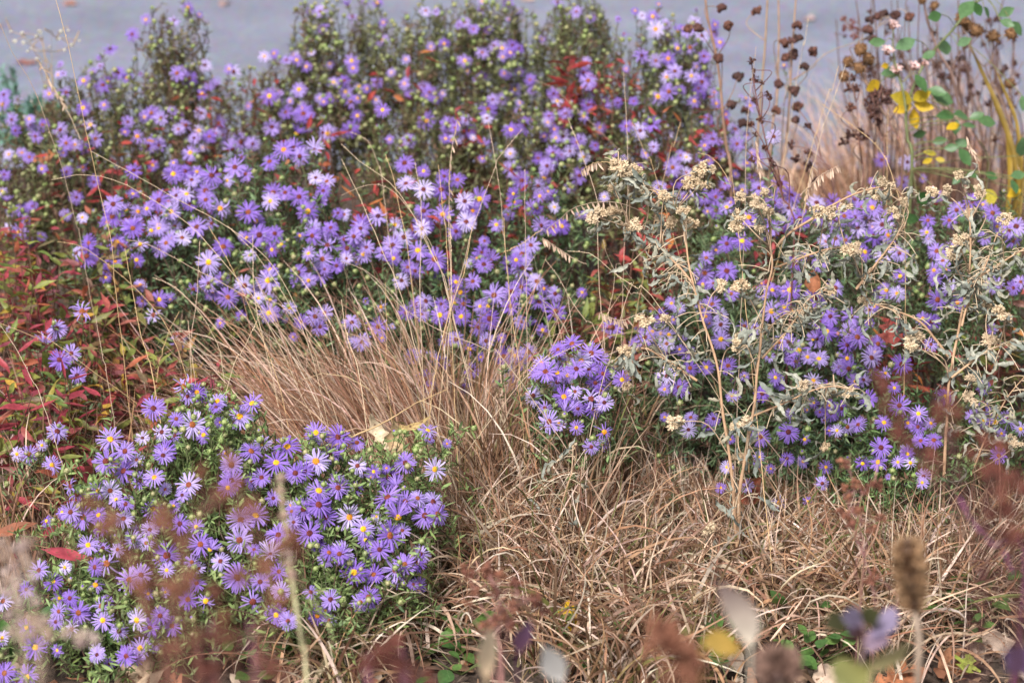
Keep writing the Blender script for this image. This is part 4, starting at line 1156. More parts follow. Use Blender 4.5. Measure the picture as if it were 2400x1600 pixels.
hd = []
for t, s in (('C', '120,1150 50,1240 130,1240 205,1155 20,1430 60,1520 390,1340 550,1310 510,1380 590,1450 380,1470 360,1530 510,1530 1110,1400 1010,1445 920,1440 1300,1320 1390,1310 1390,1240 1510,1370 1430,1440'),
             ('B', '1885,1130 1940,1170 2000,1150 1855,1280 1780,1450 1840,1450 1720,1470 2070,1290 2195,1330 1960,1540 2170,1490 2240,1510 2310,1440 2000,1530'),
             ('E', '2070,640 2210,640 1940,850 1950,940 1940,1090 2270,1330 1965,20'),
             ('F', '1130,155 1190,150 400,405 270,405 1000,440 1240,510 850,580 400,760 370,800 415,1330 380,1350 820,1080 1025,1130 1140,1130 970,1500'),
             ('I', '390,40 180,520 640,650')):
    hd += [tuple(v[:2]) for v in tp(t, s)]
silver_plant('large silver leaved plant with tan woolly flower clusters and two straight stems', [
    ('F', '20,60 40,250 80,420 140,650 200,820 245,1000 270,1250 310,1500 345,1800 360,2050 385,2320', (3.20, 3.06), .0028),
    ('F', '590,-40 600,150 610,280 575,420 545,640 525,850 505,1000 495,1150 470,1320 420,1600 385,1850 385,2200', (3.18, 3.06), .0028),
    ('B', '1890,1140 2000,1190 2150,1320 2260,1440', (3.3, 3.28), .0018),
    ('E', '1960,10 2080,60 2200,180 2320,300 2420,430', (3.32, 3.24), .0020),
    ('C', '1500,1340 1420,1270 1230,1300 1050,1380 880,1490 720,1590 640,1680', (3.30, 3.24), .0022),
    ('F', '1180,160 1020,150 850,200 620,285', (3.24, 3.22), .0016),
    ('F', '860,560 700,600 560,720 545,760', (3.2, 3.2), .0015),
    ('F', '1000,420 860,500 720,700 540,900', (3.2, 3.18), .0018),
    ('E', '1930,860 2060,830 2180,890 2420,1050', (3.18, 3.16), .0020),
    ('F', '1160,1110 1000,1090 850,1130 700,1200 480,1290', (3.14, 3.14), .0016),
    ('F', '1510,0 1360,200 1180,430', (3.3, 3.24), .0022),
    ('F', '1240,510 1400,560 1600,640 1720,770 1810,890', (3.26, 3.22), .0022),
], hd, 380, 530)
hd = []
for t, s in (('C', '1800,1290 2020,1300 1960,1440 1880,1190 2190,1490 1690,1305'), ('F', '1590,740 1540,790 1530,820 1960,1030 1970,1170 1840,180 1940,90 1880,95 2080,540 2150,580 2200,620 2090,770 2230,1450 2280,1470')):
    hd += [tuple(v[:2]) for v in tp(t, s)]
silver_plant('smaller silver leaved plant with grey curled leaves near the frame side', [
    ('F', '1945,-150 1960,80 1950,330 1920,480 1880,700 1840,900 1810,1080 1800,1300 1780,1650 1770,2050', (3.30, 3.18), .0028),
    ('F', '2330,150 2150,260 1990,370 1920,480', (3.26, 3.24), .0022),
    ('F', '2140,50 2080,220 2000,400 1930,560 1900,680', (3.27, 3.22), .0018),
    ('F', '2330,780 2100,840 1960,930 1830,1030', (3.22, 3.2), .0018),
    ('F', '2330,1020 2200,1180 2060,1450 1960,1700', (3.2, 3.18), .0016),
], hd, 180, 531)
hd = [tuple(v[:2]) for v in tp('E', '1575,1480')]
silver_plant('withered grey stalk with hanging shrivelled leaves in the middle of the grass', [
    ('E', '1575,1480 1600,1560 1560,1700 1500,1900 1480,2150 1500,2350', (3.12, 3.02), .0014)], hd, 12, 532, (.006, .008))

# ------------------------------------------------------------------ brown seed heads at the back
def spiky_head(mat, seed, n=60, spike=.32, core=.62, squash=1.0):
    r = np.random.default_rng(seed)
    mb = MB()
    mb.ball((0, 0, 0), core, (1, 1, 1), 0, 9, 6, .16, squash)
    d = norm(r.normal(0, 1, (n, 3)))
    p0 = d * core * .85 * np.array((1, 1, squash))
    P = np.stack([p0, p0 + d * spike * .6, p0 + d * spike + r.normal(0, .04, (n, 3))], 1)
    sd = norm(np.cross(d, r.normal(0, 1, (n, 3))))[:, None].repeat(3, 1)
    mb.ribbons(P, np.tile(np.array([.10, .08, .015]), (n, 1)), sd, r.uniform(.6, 1.3, (n, 1)) * np.array((1, .95, .9)))
    return mb.mesh('seed_head', mat)


def cup_head(mat, seed):
    r = np.random.default_rng(seed)
    mb = MB()
    n = 11
    a = np.arange(n) * 2.4
    for i in range(n):
        rad = .55 * math.sqrt(i / n)
        mb.ball((rad * math.cos(a[i]), rad * math.sin(a[i]), r.normal(0, .16) - rad * .3), r.uniform(.24, .34), np.array((1, 1, 1)) * r.uniform(.6, 1.5), 0, 8, 5, .12, 1.3)
    return mb.mesh('cup_head', mat)


def pod_head(mat, seed):
    r = np.random.default_rng(seed)
    mb = MB()
    for i in range(6):
        c = r.normal(0, .38, 3)
        mb.ball(c, r.uniform(.26, .40), np.array((1, 1, 1)) * r.uniform(.7, 1.35), 0, 6, 4, .12, r.uniform(1.1, 1.7), axis=(r.normal(0, .5), r.normal(0, .5), 1))
    n = 40
    d = norm(r.normal(0, 1, (n, 3)))
    p0 = d * .45
    P = np.stack([p0, p0 + d * .3, p0 + d * .55], 1)
    sd = norm(np.cross(d, r.normal(0, 1, (n, 3))))[:, None].repeat(3, 1)
    mb.ribbons(P, np.tile(np.array([.06, .07, .01]), (n, 1)), sd, r.uniform(.6, 1.3, (n, 1)) * np.ones(3))
    return mb.mesh('pod_head', mat)


CUP = [cup_head(M_seed, 600 + i) for i in range(3)]
CONE = [spiky_head(M_cone, 610 + i) for i in range(2)]
PODS = [pod_head(M_rust, 620 + i) for i in range(3)]
DPODS = [pod_head(M_darkrust, 630 + i) for i in range(3)]
BPODS = [pod_head(M_beige, 640 + i) for i in range(3)]
SMALLPOD = [pod_head(M_seed, 650 + i) for i in range(2)]


def seed_plant(name, label, stems, heads, meshes, size, seed, col=(.30, .19, .13), smat=None, down=45, cat='dried plant', group=None, partname='seed_head', rad=.0010, spread=.03, to_ground=True):
    r = np.random.default_rng(seed)
    S2, S3, curves = [], [], []
    for tile, s, Y, rd in stems:
        q, w = polyline(tile, s, Y)
        if to_ground and w[-1][2] > .03:
            w = np.vstack([w, [w[-1][0] + r.normal(0, .015), w[-1][1] + .01, -.01]])
            q = np.vstack([q, q[-1] + np.array((0, 300))])
        n = 30
        c = smooth_curve(w, n)
        S2.append(smooth_curve(np.c_[q, np.zeros(len(q))], n)[:, :2]); S3.append(c); curves.append((c, rd))
    b = curves[0][0][-1]
    root = thing(name, label, cat, (b[0], b[1], 0), group)
    for c, rd in curves:
        ms = MB()
        ms.tubes(c[None], np.linspace(rd * .5, rd, 30)[None], np.array(col) * r.uniform(.85, 1.15), 6)
        part('stem', ms.mesh('dry_stem', smat or M_stem), root)
    if heads:
        pts = attach_branches(root, S2, S3, heads, down, r, rad, col, smat or M_stem, spread=spread)
        for h in pts:
            n = (r.normal(0, .5), r.normal(-.2, .4), 1)
            part(partname, meshes[r.integers(len(meshes))], root, h, facing(n, r.random() * 6), r.uniform(*size))
    return root


H = lambda t, s: [tuple(v[:2]) for v in tp(t, s)]
g = 'brown seed head plants by the road'
seed_plant('seed_head_plant', 'tall brown stem leaning left with dark cup seed heads beside the back aster', [('C', '150,-60 170,120 220,330 255,560 275,800 300,1010 330,1250', (4.0, 3.95), .0036)],
           H('C', '262,48 245,390 110,185 40,190 315,170 340,710 378,515'), CUP, (.011, .0145), 701, (.26, .15, .10), group=g)
seed_plant('seed_head_plant', 'straight brown stem with dark heads in the second place from the aster', [('C', '580,-60 570,150 560,330 540,560 520,800 500,1050', (4.1, 4.05), .0034)],
           H('C', '500,70 425,745 415,830 640,745'), CUP, (.011, .0145), 702, (.34, .23, .15), group=g)
seed_plant('seed_head_plant', 'pale brown stem with a dense column of dark seed heads against the road', [('C', '650,-60 655,200 650,420 640,700 600,1000', (4.15, 4.05), .0032), ('C', '775,-60 760,140 750,300 735,520 720,800 690,1100 660,1250', (4.1, 4.0), .0030)],
           H('C', '780,165 790,255 700,290 745,270 700,385 750,365 830,445 650,565 760,610 770,810 785,720 890,345'), CUP, (.011, .015), 703, (.30, .19, .13), group=g)
seed_plant('pod_plant', 'thin dark red brown stalk with small pods crossing in front of the brown stems', [('C', '470,430 490,600 530,800 570,980 600,1080 650,1250 700,1400 760,1568', (3.7, 3.5), .0020)],
           H('C', '480,480 500,540 530,560 570,640 590,660 490,690 540,820 470,850 500,920 560,1010 480,1090 600,1090 620,1120 460,420'), SMALLPOD, (.0045, .0075), 704, (.13, .05, .045), down=20, group=g)
seed_plant('seed_head_plant', 'slim stalk with dark heads over the lowest gap of visible road', [('C', '800,760 880,880 930,1050 990,1150 1030,1300', (3.9, 3.8), .0015)],
           H('C', '850,865 860,1035 780,1085 860,1115 740,990 905,1230'), SMALLPOD, (.0075, .010), 705, (.20, .10, .08), group=g)
seed_plant('seed_head_plant', 'long bent stem with several dark round heads under the top frame by the faded rose', [('C', '1370,95 1300,230 1180,290 1000,350 880,450 750,560 690,700', (4.2, 4.1), .0016)],
           H('C', '1370,90 1275,130 1450,100 1545,110 1265,200 1295,262 1330,105'), CUP, (.0115, .0145), 706, (.32, .24, .19), down=15, group=g)
seed_plant('cone_head_plant', 'group of three tan round cone heads against the road', [('C', '1200,465 1260,580 1340,720 1430,880 1500,1050', (4.05, 3.95), .0028)],
           H('C', '1130,425 1200,465 1100,520 1265,410 1210,340'), CONE, (.014, .0175), 707, (.27, .17, .12), down=30, group=g)
seed_plant('cone_head_plant', 'tan cone heads on branching dark stem near the top corner', [('C', '2115,260 2110,400 2060,470 2150,640 2200,760 2260,900 2330,1050', (4.15, 4.05), .0028), ('C', '2000,215 1940,300 2040,450 2100,560', (4.15, 4.1), .0022)],
           H('C', '2000,210 2115,250 1900,130 1940,170 2240,230 2225,570'), CONE, (.014, .018), 708, (.24, .15, .11), down=30, group=g)
seed_plant('cone_head_plant', 'thick forked dark stem with a brown head at the upper frame edge', [('C', '1640,-20 1660,130 1710,270 1760,390 1830,490 1860,640 1890,760 1910,950', (4.2, 4.1), .0038), ('C', '1890,340 1860,440 1835,500', (4.18, 4.15), .0022)],
           H('C', '1630,5 1715,40'), CONE, (.0105, .013), 709, (.20, .12, .095), down=60, group=g)
seed_plant('pod_plant', 'brown pod stalk standing among the pinkish grass left of the yellow rose leaves', [('C', '1160,560 1180,700 1200,900 1215,1100 1225,1260', (3.95, 3.85), .0017)],
           H('C', '1165,530 1150,600 1190,600 1135,735 1150,910 1200,900 1110,960 1190,940 1250,930'), SMALLPOD, (.0065, .0095), 710, (.22, .11, .08), down=25, group=g)
seed_plant('pod_plant', 'dense brown pod spike directly left of the yellow rose leaves', [('C', '1340,640 1320,800 1350,950 1370,1150', (3.95, 3.85), .0018), ('C', '1380,680 1430,900 1500,1050', (3.95, 3.9), .0015)],
           H('C', '1270,690 1290,740 1310,700 1330,760 1300,790 1320,830 1280,650 1350,600 1390,630 1290,670 1340,690 1400,690 1270,740 1310,640'), SMALLPOD, (.0075, .0105), 711, (.20, .10, .08), down=20, group=g)
seed_plant('pod_plant', 'faint reddish pods hanging over the road left of the faded rose', [('C', '1100,130 1150,190 1190,240 1260,290 1330,400', (4.4, 4.3), .0011)],
           H('C', '1100,130 1105,195 1160,140 1150,185 1170,245 1195,205'), DPODS, (.0050, .0075), 712, (.25, .13, .11), down=10, group=g)
seed_plant('pod_plant', 'fine dark branching stalks at the rear corner behind the strap leaves', [('C', '1870,330 1960,520 2020,700 2100,900 2180,1100', (4.3, 4.2), .0018), ('C', '1700,300 1800,460 1900,700 1990,900', (4.35, 4.25), .0014), ('C', '2320,420 2240,560 2200,760 2230,1000', (4.3, 4.2), .0016), ('C', '2050,450 1960,620 1930,860', (4.3, 4.25), .0012), ('C', '1420,300 1500,420 1620,560 1700,800', (4.3, 4.25), .0011)],
           H('C', '1880,400 1910,480 1880,540 1960,590 2050,560 2010,640 1940,680 2080,700 2280,640 2250,720 2130,950 2210,1010 1620,420 1590,600 1640,700 1800,690'), SMALLPOD, (.005, .0085), 713, (.22, .13, .11), down=20, group=g)

# ------------------------------------------------------------------ rose with green and yellow leaflets
ROUND = [.10, .52, .85, 1.0, .98, .80, .45, .03]
ROSE_L = [blade_mesh('rose_leaflet', M_rose_leaf, ROUND, .29, cu, .25, 9, .01, i, tw) for i, (cu, tw) in enumerate([(.3, .1), (.6, -.2), (-.2, .2)])]
YEL_L = [blade_mesh('yellow_leaflet', M_yellow, ROUND, .27, cu, .2, 9, .01, 7 + i, tw) for i, (cu, tw) in enumerate([(.25, .1), (.5, -.2)])]
r = np.random.default_rng(720)
q, w = polyline('C', '2080,-40 1960,50 1850,190 1740,310 1680,380 1620,480 1560,620 1520,760 1530,950 1560,1150', (4.08, 3.95))
root = thing('rose_bush', 'rose cane with green leaflets, five yellow leaflets and faded flowers', 'rose bush', (w[-1][0], w[-1][1], 0))
wc = smooth_curve(np.vstack([w, [w[-1][0], w[-1][1], -.01]]), 40)
ms = MB(); ms.tubes(wc[None], np.linspace(.0020, .0036, 40)[None], (.15, .17, .07), 6)
part('cane', ms.mesh('rose_cane', M_stem), root)
q2, w2 = polyline('C', '1435,190 1430,300 1440,400 1470,520 1500,620 1520,760', (4.0, 3.95))
ms = MB(); ms.tubes(smooth_curve(w2, 20)[None], np.linspace(.0012, .0022, 20)[None], (.17, .18, .08), 6)
part('cane', ms.mesh('rose_cane', M_stem), root)
stem2 = [smooth_curve(np.c_[q, np.zeros(len(q))], 40)[:, :2], smooth_curve(np.c_[q2, np.zeros(len(q2))], 20)[:, :2]]
stem3 = [smooth_curve(w, 40), smooth_curve(w2, 20)]
# leaflets: x, y of base and tip in tile C, yellow?
LFT = [(1560, 690, 1460, 655, 1), (1570, 680, 1665, 635, 1), (1560, 715, 1450, 755, 1), (1575, 705, 1685, 735, 1), (1570, 740, 1575, 865, 1), (1695, 640, 1850, 690, 0), (1580, 510, 1670, 600, 0), (1670, 610, 1785, 625, 0),
       (2010, 820, 2140, 825, 0), (1950, 810, 2040, 770, 0), (1940, 800, 1880, 755, 0), (1850, 790, 1750, 780, 0), (1870, 820, 1860, 900, 0), (1900, 850, 1990, 850, 0), (1990, 20, 2030, 105, 0), (2050, 50, 2110, 120, 0), (2150, 110, 2250, 60, 0),
       (2160, 140, 2250, 170, 0), (2240, 150, 2330, 230, 0), (1980, 10, 1900, 80, 0), (1760, 100, 1690, 120, 0), (1740, 330, 1840, 320, 0), (1870, 310, 1950, 265, 0), (1660, 900, 1580, 930, 0), (1700, 970, 1790, 950, 0), (1780, 1010, 1870, 1000, 0),
       (1850, 960, 1940, 980, 0), (1880, 1010, 1960, 1110, 0), (1580, 270, 1470, 320, 0), (1720, 350, 1640, 390, 0), (1730, 1050, 1650, 1030, 1), (1720, 1080, 1780, 1090, 1), (1700, 1080, 1640, 1110, 1), (1880, 840, 1810, 870, 1), (1340, 560, 1275, 610, 1),
       (1400, 440, 1365, 455, 1), (1480, 480, 1370, 500, 0), (1930, 1190, 2020, 1180, 0), (2060, 1180, 2140, 1210, 0), (2230, 1200, 2330, 1180, 0), (2240, 1220, 2280, 1300, 0), (2300, 1290, 2230, 1320, 1), (2130, 1330, 2070, 1380, 1), (2310, 1060, 2330, 980, 0),
       (1900, 1200, 1840, 1240, 0), (2310, 650, 2330, 740, 0), (1380, 285, 1280, 290, 0), (1830, 1420, 1920, 1500, 0), (1500, 1460, 1600, 1520, 0), (2050, 1300, 2130, 1340, 1), (1600, 1380, 1680, 1330, 0)]
for x0, y0, x1, y1, yel in LFT:
    b2 = np.array([1600 + x0 / 2.904, y0 / 2.904]); t2 = np.array([1600 + x1 / 2.904, y1 / 2.904])
    Yb = 4.0 - .3 * max(0, (y0 - 900) / 600) + r.normal(0, .03)
    a = at(*b2, Yb); b = at(*t2, Yb - .012 + r.normal(0, .01))
    Ln = np.linalg.norm(b - a) * 1.12
    part('leaflet', (YEL_L if yel else ROSE_L)[r.integers(2)], root, a, along(b - a, r.normal(0, .3), (0, -.85, .5)), Ln)
    dd = [np.linalg.norm(s2 - b2, axis=1) for s2 in stem2]
    si = int(dd[1].min() < dd[0].min()); j = int(np.argmin(dd[si]))
    c = smooth_curve([stem3[si][j], (stem3[si][j] + a) / 2 + np.array((0, 0, .006)), a], 7)
    ms = MB(); ms.tubes(c[None], np.full((1, 7), .0008), (.17, .17, .07), 4)
    part('leaf_stalk', ms.mesh('rose_stalk', M_stem), root)


def faded_flower(seed):
    r = np.random.default_rng(seed)
    mb = MB()
    mb.ball((0, 0, -.15), .42, (.75, .6, .5), 0, 8, 5, .1)
    n = 9
    a = np.arange(n) * 2 * PI / n
    s = np.array([.3, .6, .9])
    P = np.stack([np.cos(a)[:, None] * s, np.sin(a)[:, None] * s, np.array([.0, .35, .3]) + r.normal(0, .1, (n, 3))], -1)
    sd = np.stack([-np.sin(a), np.cos(a), 0 * a], -1)[:, None].repeat(3, 1)
    mb.ribbons(P, np.tile(np.array([.12, .2, .08]), (n, 1)), sd, r.uniform(.7, 1.3, (n, 1)) * np.ones(3))
    mb.ball((0, 0, .2), .16, (.12, .06, .05), 0, 6, 4, .2)
    return mb.mesh('faded_flower', M_hip)


FADED = [faded_flower(1), faded_flower(2)]
for i, (x, y) in enumerate(H('C', '1435,175 1455,480 1575,455 1395,350 1645,430 1690,1300')):
    h = at(x, y, 3.97 if i < 5 else 3.4)
    part('faded_flower', FADED[i % 2], root, h, facing((r.normal(0, .4), -.3, 1), i), .0135 if i < 4 else .010)
    if i in (2, 3, 4):
        c = smooth_curve([h, at(1600 + 1500 / 2.904, 560 / 2.904, 3.96)], 6)
        ms = MB(); ms.tubes(c[None], np.full((1, 6), .0009), (.17, .15, .08), 4)
        part('leaf_stalk', ms.mesh('rose_stalk', M_stem), root)

# strap leaves, yellowing
b = at(1600 + 2280 / 2.904, 1250 / 2.904, 4.05)
root = thing('strap_leaf_plant', 'arching yellow strap leaves behind the rose in the corner', 'strap leaf plant', (b[0], b[1], 0))
for i, (s, wd) in enumerate([('1940,270 2010,430 2100,620 2180,800 2240,1000 2290,1250', .0075), ('2080,580 2150,760 2210,900 2225,1050 2230,1250', .009), ('2330,900 2280,980 2260,1120 2270,1260', .008), ('2000,940 2060,1020 2080,1110', .005), ('1620,1120 1560,1200 1610,1300 1640,1360', .006), ('2190,820 2250,1000 2320,1180', .008), ('2130,470 2200,640 2270,820 2310,1100', .006)]):
    q = tp('C', s)
    c = smooth_curve(at(q[:, 0], q[:, 1], np.linspace(4.12, 4.0, len(q)) + r.normal(0, .02)), 14)
    c = np.vstack([c, [c[-1][0], c[-1][1] + .02, 0.0]])
    k = len(c)
    T = norm(np.gradient(c, axis=0))
    sd = norm(np.cross(T, np.array((.2, -1, .3))))
    mb = MB()
    wv = np.interp(np.linspace(0, 1, k), [0, .2, .6, 1], [.08, .8, 1, .8]) * wd * .6
    mb.ribbons(c[None], wv[None], sd[None], np.ones((1, k, 3)), 0, fold=np.array((0, .002, 0)))
    part('leaf', mb.mesh('strap_leaf', M_strap), root)

# a thicket of fine brown stalks in the rear corner
tr = np.random.default_rng(741)
st_, hd_ = [], []
for i in range(60):
    x0 = tr.uniform(1250, 2330); y0 = tr.uniform(900, 1250)
    x1 = x0 + tr.normal(-60, 130); y1 = tr.uniform(-30, 520)
    xm = (x0 + x1) / 2 + tr.normal(0, 40)
    yd = tr.uniform(4.15, 4.45)
    st_.append(('C', f'{x1:.0f},{y1:.0f} {xm:.0f},{(y0 + y1) / 2:.0f} {x0:.0f},{y0:.0f}', (yd + .05, yd), tr.uniform(.0011, .0026)))
    for k_ in range(tr.integers(0, 4)):
        f = tr.uniform(0, .45)
        hd_.append(tuple(tp('C', f'{x1 + (x0 - x1) * f + tr.normal(0, 28):.0f},{y1 + (y0 - y1) * f + tr.normal(-10, 20):.0f}')[0][:2]))
seed_plant('pod_plant', 'tangle of thin brown stalks with small dark pods around the rose cane', st_, hd_, SMALLPOD, (.004, .0085), 742, (.15, .085, .065), down=15, group=g)

# white tufted stalk and blue green needles at the back left
WT = [spiky_head(M_white, 660, 40, .4, .5)]
seed_plant('white_tuft_plant', 'stalk with small white tufts against the road beside the blue green needles', [('A', '500,310 440,330 360,360 300,340 330,480 360,600', (4.3, 4.2), .0015), ('A', '80,215 160,250 250,330 300,345', (4.3, 4.28), .0010), ('A', '270,215 290,290 300,345', (4.3, 4.28), .0010), ('A', '410,215 380,290 350,360', (4.3, 4.28), .0010)],
           H('A', '490,305 415,215 400,265 440,340 160,290 75,215 270,215 250,250 210,330 150,225 100,280 465,210 280,430 250,400 300,470 320,530 215,690 540,280 340,320 190,350'), WT, (.0038, .0066), 715, (.36, .26, .16), down=10)
r = np.random.default_rng(730)
bq = at(60, 300, 4.6)
root = thing('needle_shrub', 'blurred blue green needle shrub at the road edge behind the asters', 'shrub', (bq[0], bq[1], 0))
n = 46
px, py = r.uniform(-10, 165, n), r.uniform(150, 320, n)
py = np.maximum(py, 150 + np.abs(px - 20) * .35 * (px > 20) + 60 * (px > 60))
tip = at(px, py, r.uniform(4.5, 4.7, n))
P = np.stack([bq + (tip - bq) * f + np.array((0, 0, -.05 * (1 - f))) for f in np.linspace(.25, 1, 7)], 1)
mt = MB(); mt.tubes(P, np.tile(np.linspace(.002, .0008, 7), (n, 1)), (.10, .09, .05), 4)
c = smooth_curve([np.array((bq[0], bq[1], -.01)), np.array((bq[0], bq[1], .1)), bq], 6)
mt.tubes(c[None], np.full((1, 6), .004), (.10, .08, .05), 5)
part('branch', mt.mesh('needle_twigs', M_stem), root, kind='stuff')
m = 60
f = r.uniform(.0, 5.99, (n, m)); i0 = f.astype(int); ff = (f - i0)[..., None]
ar = np.arange(n)[:, None]
bl = P[ar, i0] * (1 - ff) + P[ar, i0 + 1] * ff
dl = norm(norm(P[ar, i0 + 1] - P[ar, i0]) * .7 + r.normal(0, .6, (n, m, 3)))
LP = bl[:, :, None] + dl[:, :, None] * (r.uniform(.012, .025, (n, m, 1)) * np.array([0, .5, 1]))[..., None]
sd = norm(np.cross(dl, r.normal(0, 1, (n, m, 3))))[:, :, None].repeat(3, 2)
ml = MB(); ml.ribbons(LP.reshape(-1, 3, 3), np.tile(np.array([.0012, .0014, .0002]), (n * m, 1)), sd.reshape(-1, 3, 3), np.array((.12, .26, .18)) * r.uniform(.7, 1.3, (n * m, 1)))
part('needles', ml.mesh('needles', M_conifer), root, kind='stuff')

# ------------------------------------------------------------------ out of focus plants close to the viewer
fg = 'blurred plants close to the viewer'
T3 = lambda l: [v for i_, v in enumerate(l) if i_ % 4 != 3]
seed_plant('rust_seed_plant', 'blurred rust brown seed heads hanging in front of the big aster clump', [
    ('G', '700,330 850,700 950,900 1010,1080 1100,1300 1180,1600', (1.50, 1.46), .0014), ('G', '1620,210 1480,300 1230,620 1220,930 1210,1250 1260,1600', (1.52, 1.47), .0014),
    ('G', '1640,400 1700,620 1750,760 1880,1000 1700,1280 1640,1600', (1.53, 1.47), .0014), ('G', '1100,440 1180,560 1260,680', (1.50, 1.50), .0011)],
    T3(H('G', '590,340 640,350 690,520 680,570 750,440 790,470 830,690 880,700 940,690 1200,570 1250,620 1290,680 1160,920 1220,930 1260,960 1470,270 1510,300 1620,210 1570,60 1660,180 1600,420 1670,410 1740,390 1610,840 1640,860 1880,640 1930,660 1860,980 1900,1010 930,910 970,900 990,1070 1030,1080 1090,430 1140,440 1740,760 1790,780 1040,480 1510,1130 1550,1120 1330,1270 1310,830 1290,870 1390,740 1440,930 1470,960 1990,580 1400,150 1370,140 1540,1250 1480,1250 1420,1300 1200,1330 1130,1340')),
    PODS, (.0052, .0080), 801, (.33, .15, .11), down=60, group=fg, rad=.00055, spread=.05)
seed_plant('beige_seed_plant', 'blurred beige and pinkish seed stalk in the lower left corner', [
    ('G', '60,620 90,800 130,1020 160,1300 180,1620', (1.88, 1.84), .0009), ('G', '230,740 220,900 240,1050 260,1300 280,1620', (1.88, 1.84), .0008), ('G', '620,1230 460,1230 330,1240 270,1400 250,1620', (1.88, 1.84), .0008)],
    H('G', '150,640 100,760 230,850 60,870 130,1020 250,1020 330,1200 460,1210 590,1240 640,1290 200,1160 100,900 40,700 270,1180 20,800 180,760 130,850 210,960 60,980 330,1260 520,1260 140,1130 240,1120 60,1100 20,940 170,700 110,660 300,1140 560,1300 230,1240 180,1270 100,1230 30,620 190,600'),
    BPODS, (.0042, .0068), 802, (.48, .34, .26), down=30, group=fg, rad=.0003, spread=.07)
seed_plant('pale_stalk', 'single blurred pale green and tan stalk dotted with seeds before the front aster', [('G', '1905,150 1915,330 1935,480 1965,700 1995,900 2020,1080 2060,1360 2090,1620', (2.10, 2.0), .0026)],
           H('G', '1908,180 1912,260 1920,340 1930,430 1940,520 1950,600 1962,690 1972,760 1985,830'), [pod_head(M_beige, 645)], (.0042, .006), 803, (.47, .42, .24), down=5, group=fg, rad=.00055, spread=.006)
seed_plant('rust_seed_plant', 'pinkish brown blurred pod stalk in the middle of the dry grass', [('H', '840,780 900,920 950,1050 1010,1130 1060,1250 1100,1620', (2.3, 2.2), .0013), ('H', '980,790 1040,900 1060,1020 1080,1200', (2.3, 2.25), .0011), ('H', '1340,1000 1240,1020 1130,1090 1060,1200', (2.3, 2.25), .0011)],
           H('H', '840,780 870,830 980,780 1000,800 1060,840 1090,830 1180,880 1200,900 1000,850 900,920 1050,950 1040,970 870,1035 1310,1010 1340,1030 1310,990 1170,1030 1100,1080 1050,1130 1140,1150 1370,1090 950,1180 990,1180 1120,1130 1160,1180'),
           PODS, (.0052, .0074), 804, (.34, .17, .15), down=40, group=fg, rad=.00055, spread=.03)
seed_plant('rust_seed_plant', 'red brown round pods softly blurred at the foot of the right aster mound', [('I', '1090,60 1170,220 1120,400 1150,490 1200,640 1260,780 1290,900 1300,1300', (2.55, 2.4), .0012), ('I', '1310,210 1240,260 1180,390 1230,500 1280,540 1240,700', (2.55, 2.45), .0010)],
           H('I', '1090,70 1110,85 1170,215 1200,215 1100,240 1240,260 1300,220 1320,220 1070,400 1090,415 1190,390 1200,400 1340,440 1110,440 1130,310 1150,490 1280,530 1290,860 1310,830 1270,875'),
           PODS, (.0054, .0072), 805, (.28, .13, .12), down=30, group=fg, rad=.00055, spread=.03)
seed_plant('dark_rust_plant', 'dark rust blurred seed plumes over the low aster in front of the smaller silver plant', [
    ('F', '1330,1050 1420,1180 1480,1330 1560,1480 1660,1620 1800,1800 1960,2000 2200,2200 2320,2290', (1.74, 1.68), .0014), ('F', '1770,1180 1800,1320 1830,1500 1900,1700 2080,2000', (1.74, 1.68), .0013), ('I', '2320,220 2200,420 2250,600 2330,700', (1.70, 1.66), .0014)],
    T3(H('F', '1330,1040 1360,1090 1390,1220 1430,1250 1480,1300 1450,1390 1500,1430 1560,1440 1540,1500 1620,1540 1500,1020 1540,1070 1780,1150 1800,1220 1850,1280 1790,1340 1830,1400 1740,1290 1690,1540 1750,1560 2060,1460 2130,1490 2170,1530 1900,1520 1960,1550')
    + H('I', '1700,20 1750,60 1840,30 2080,100 2140,110 2100,160 2190,80 2170,250 2290,210 2320,250 2150,370 2200,400 2120,390 2270,430 2310,320 2250,560 2200,560 2310,600 1690,100 1660,130 2050,130 2240,160 2310,120 2210,190')),
    DPODS, (.0052, .0080), 806, (.10, .04, .038), down=40, group=fg, rad=.00055, spread=.05)
# purple stem crossing at the right
root = seed_plant('purple_sprig', 'blurred purple leaning stem near the right frame side', [('I', '1880,300 1940,420 2010,540 2100,620 2190,680 2270,670 2340,700', (1.95, 1.9), .0026), ('I', '2190,680 2230,800 2290,900 2330,960', (1.95, 1.9), .0026)], [], None, (0, 0), 807, (.20, .06, .14), group=fg)


# tall fuzzy brown spike
def spike_mesh(P, R, mat, n, seed, colA, colB):
    r = np.random.default_rng(seed)
    mb = MB()
    k = len(P)
    mb.tubes(P[None], (R * .62)[None], colB, 8)
    f = r.random(n) * (k - 1.01)
    i0 = f.astype(int)
    c = P[i0] + (P[i0 + 1] - P[i0]) * (f - i0)[:, None]
    ax = norm(P[-1:] - P[:1])
    d = norm(np.cross(r.normal(0, 1, (n, 3)), ax))
    d = norm(d + ax * r.normal(-.3, .35, (n, 1)))
    rr = R[i0][:, None]
    p0 = c + d * rr * .45
    Q = np.stack([p0, p0 + d * rr * .4, p0 + d * rr * .75], 1)
    sd = norm(np.cross(d, r.normal(0, 1, (n, 3))))[:, None].repeat(3, 1)
    col = np.array(colA) * r.uniform(.5, 1.4, (n, 1))
    mb.ribbons(Q, np.tile(np.array([.14, .16, .03]), (n, 1)) * rr, sd, col)
    return mb.mesh('fuzzy_spike', mat)


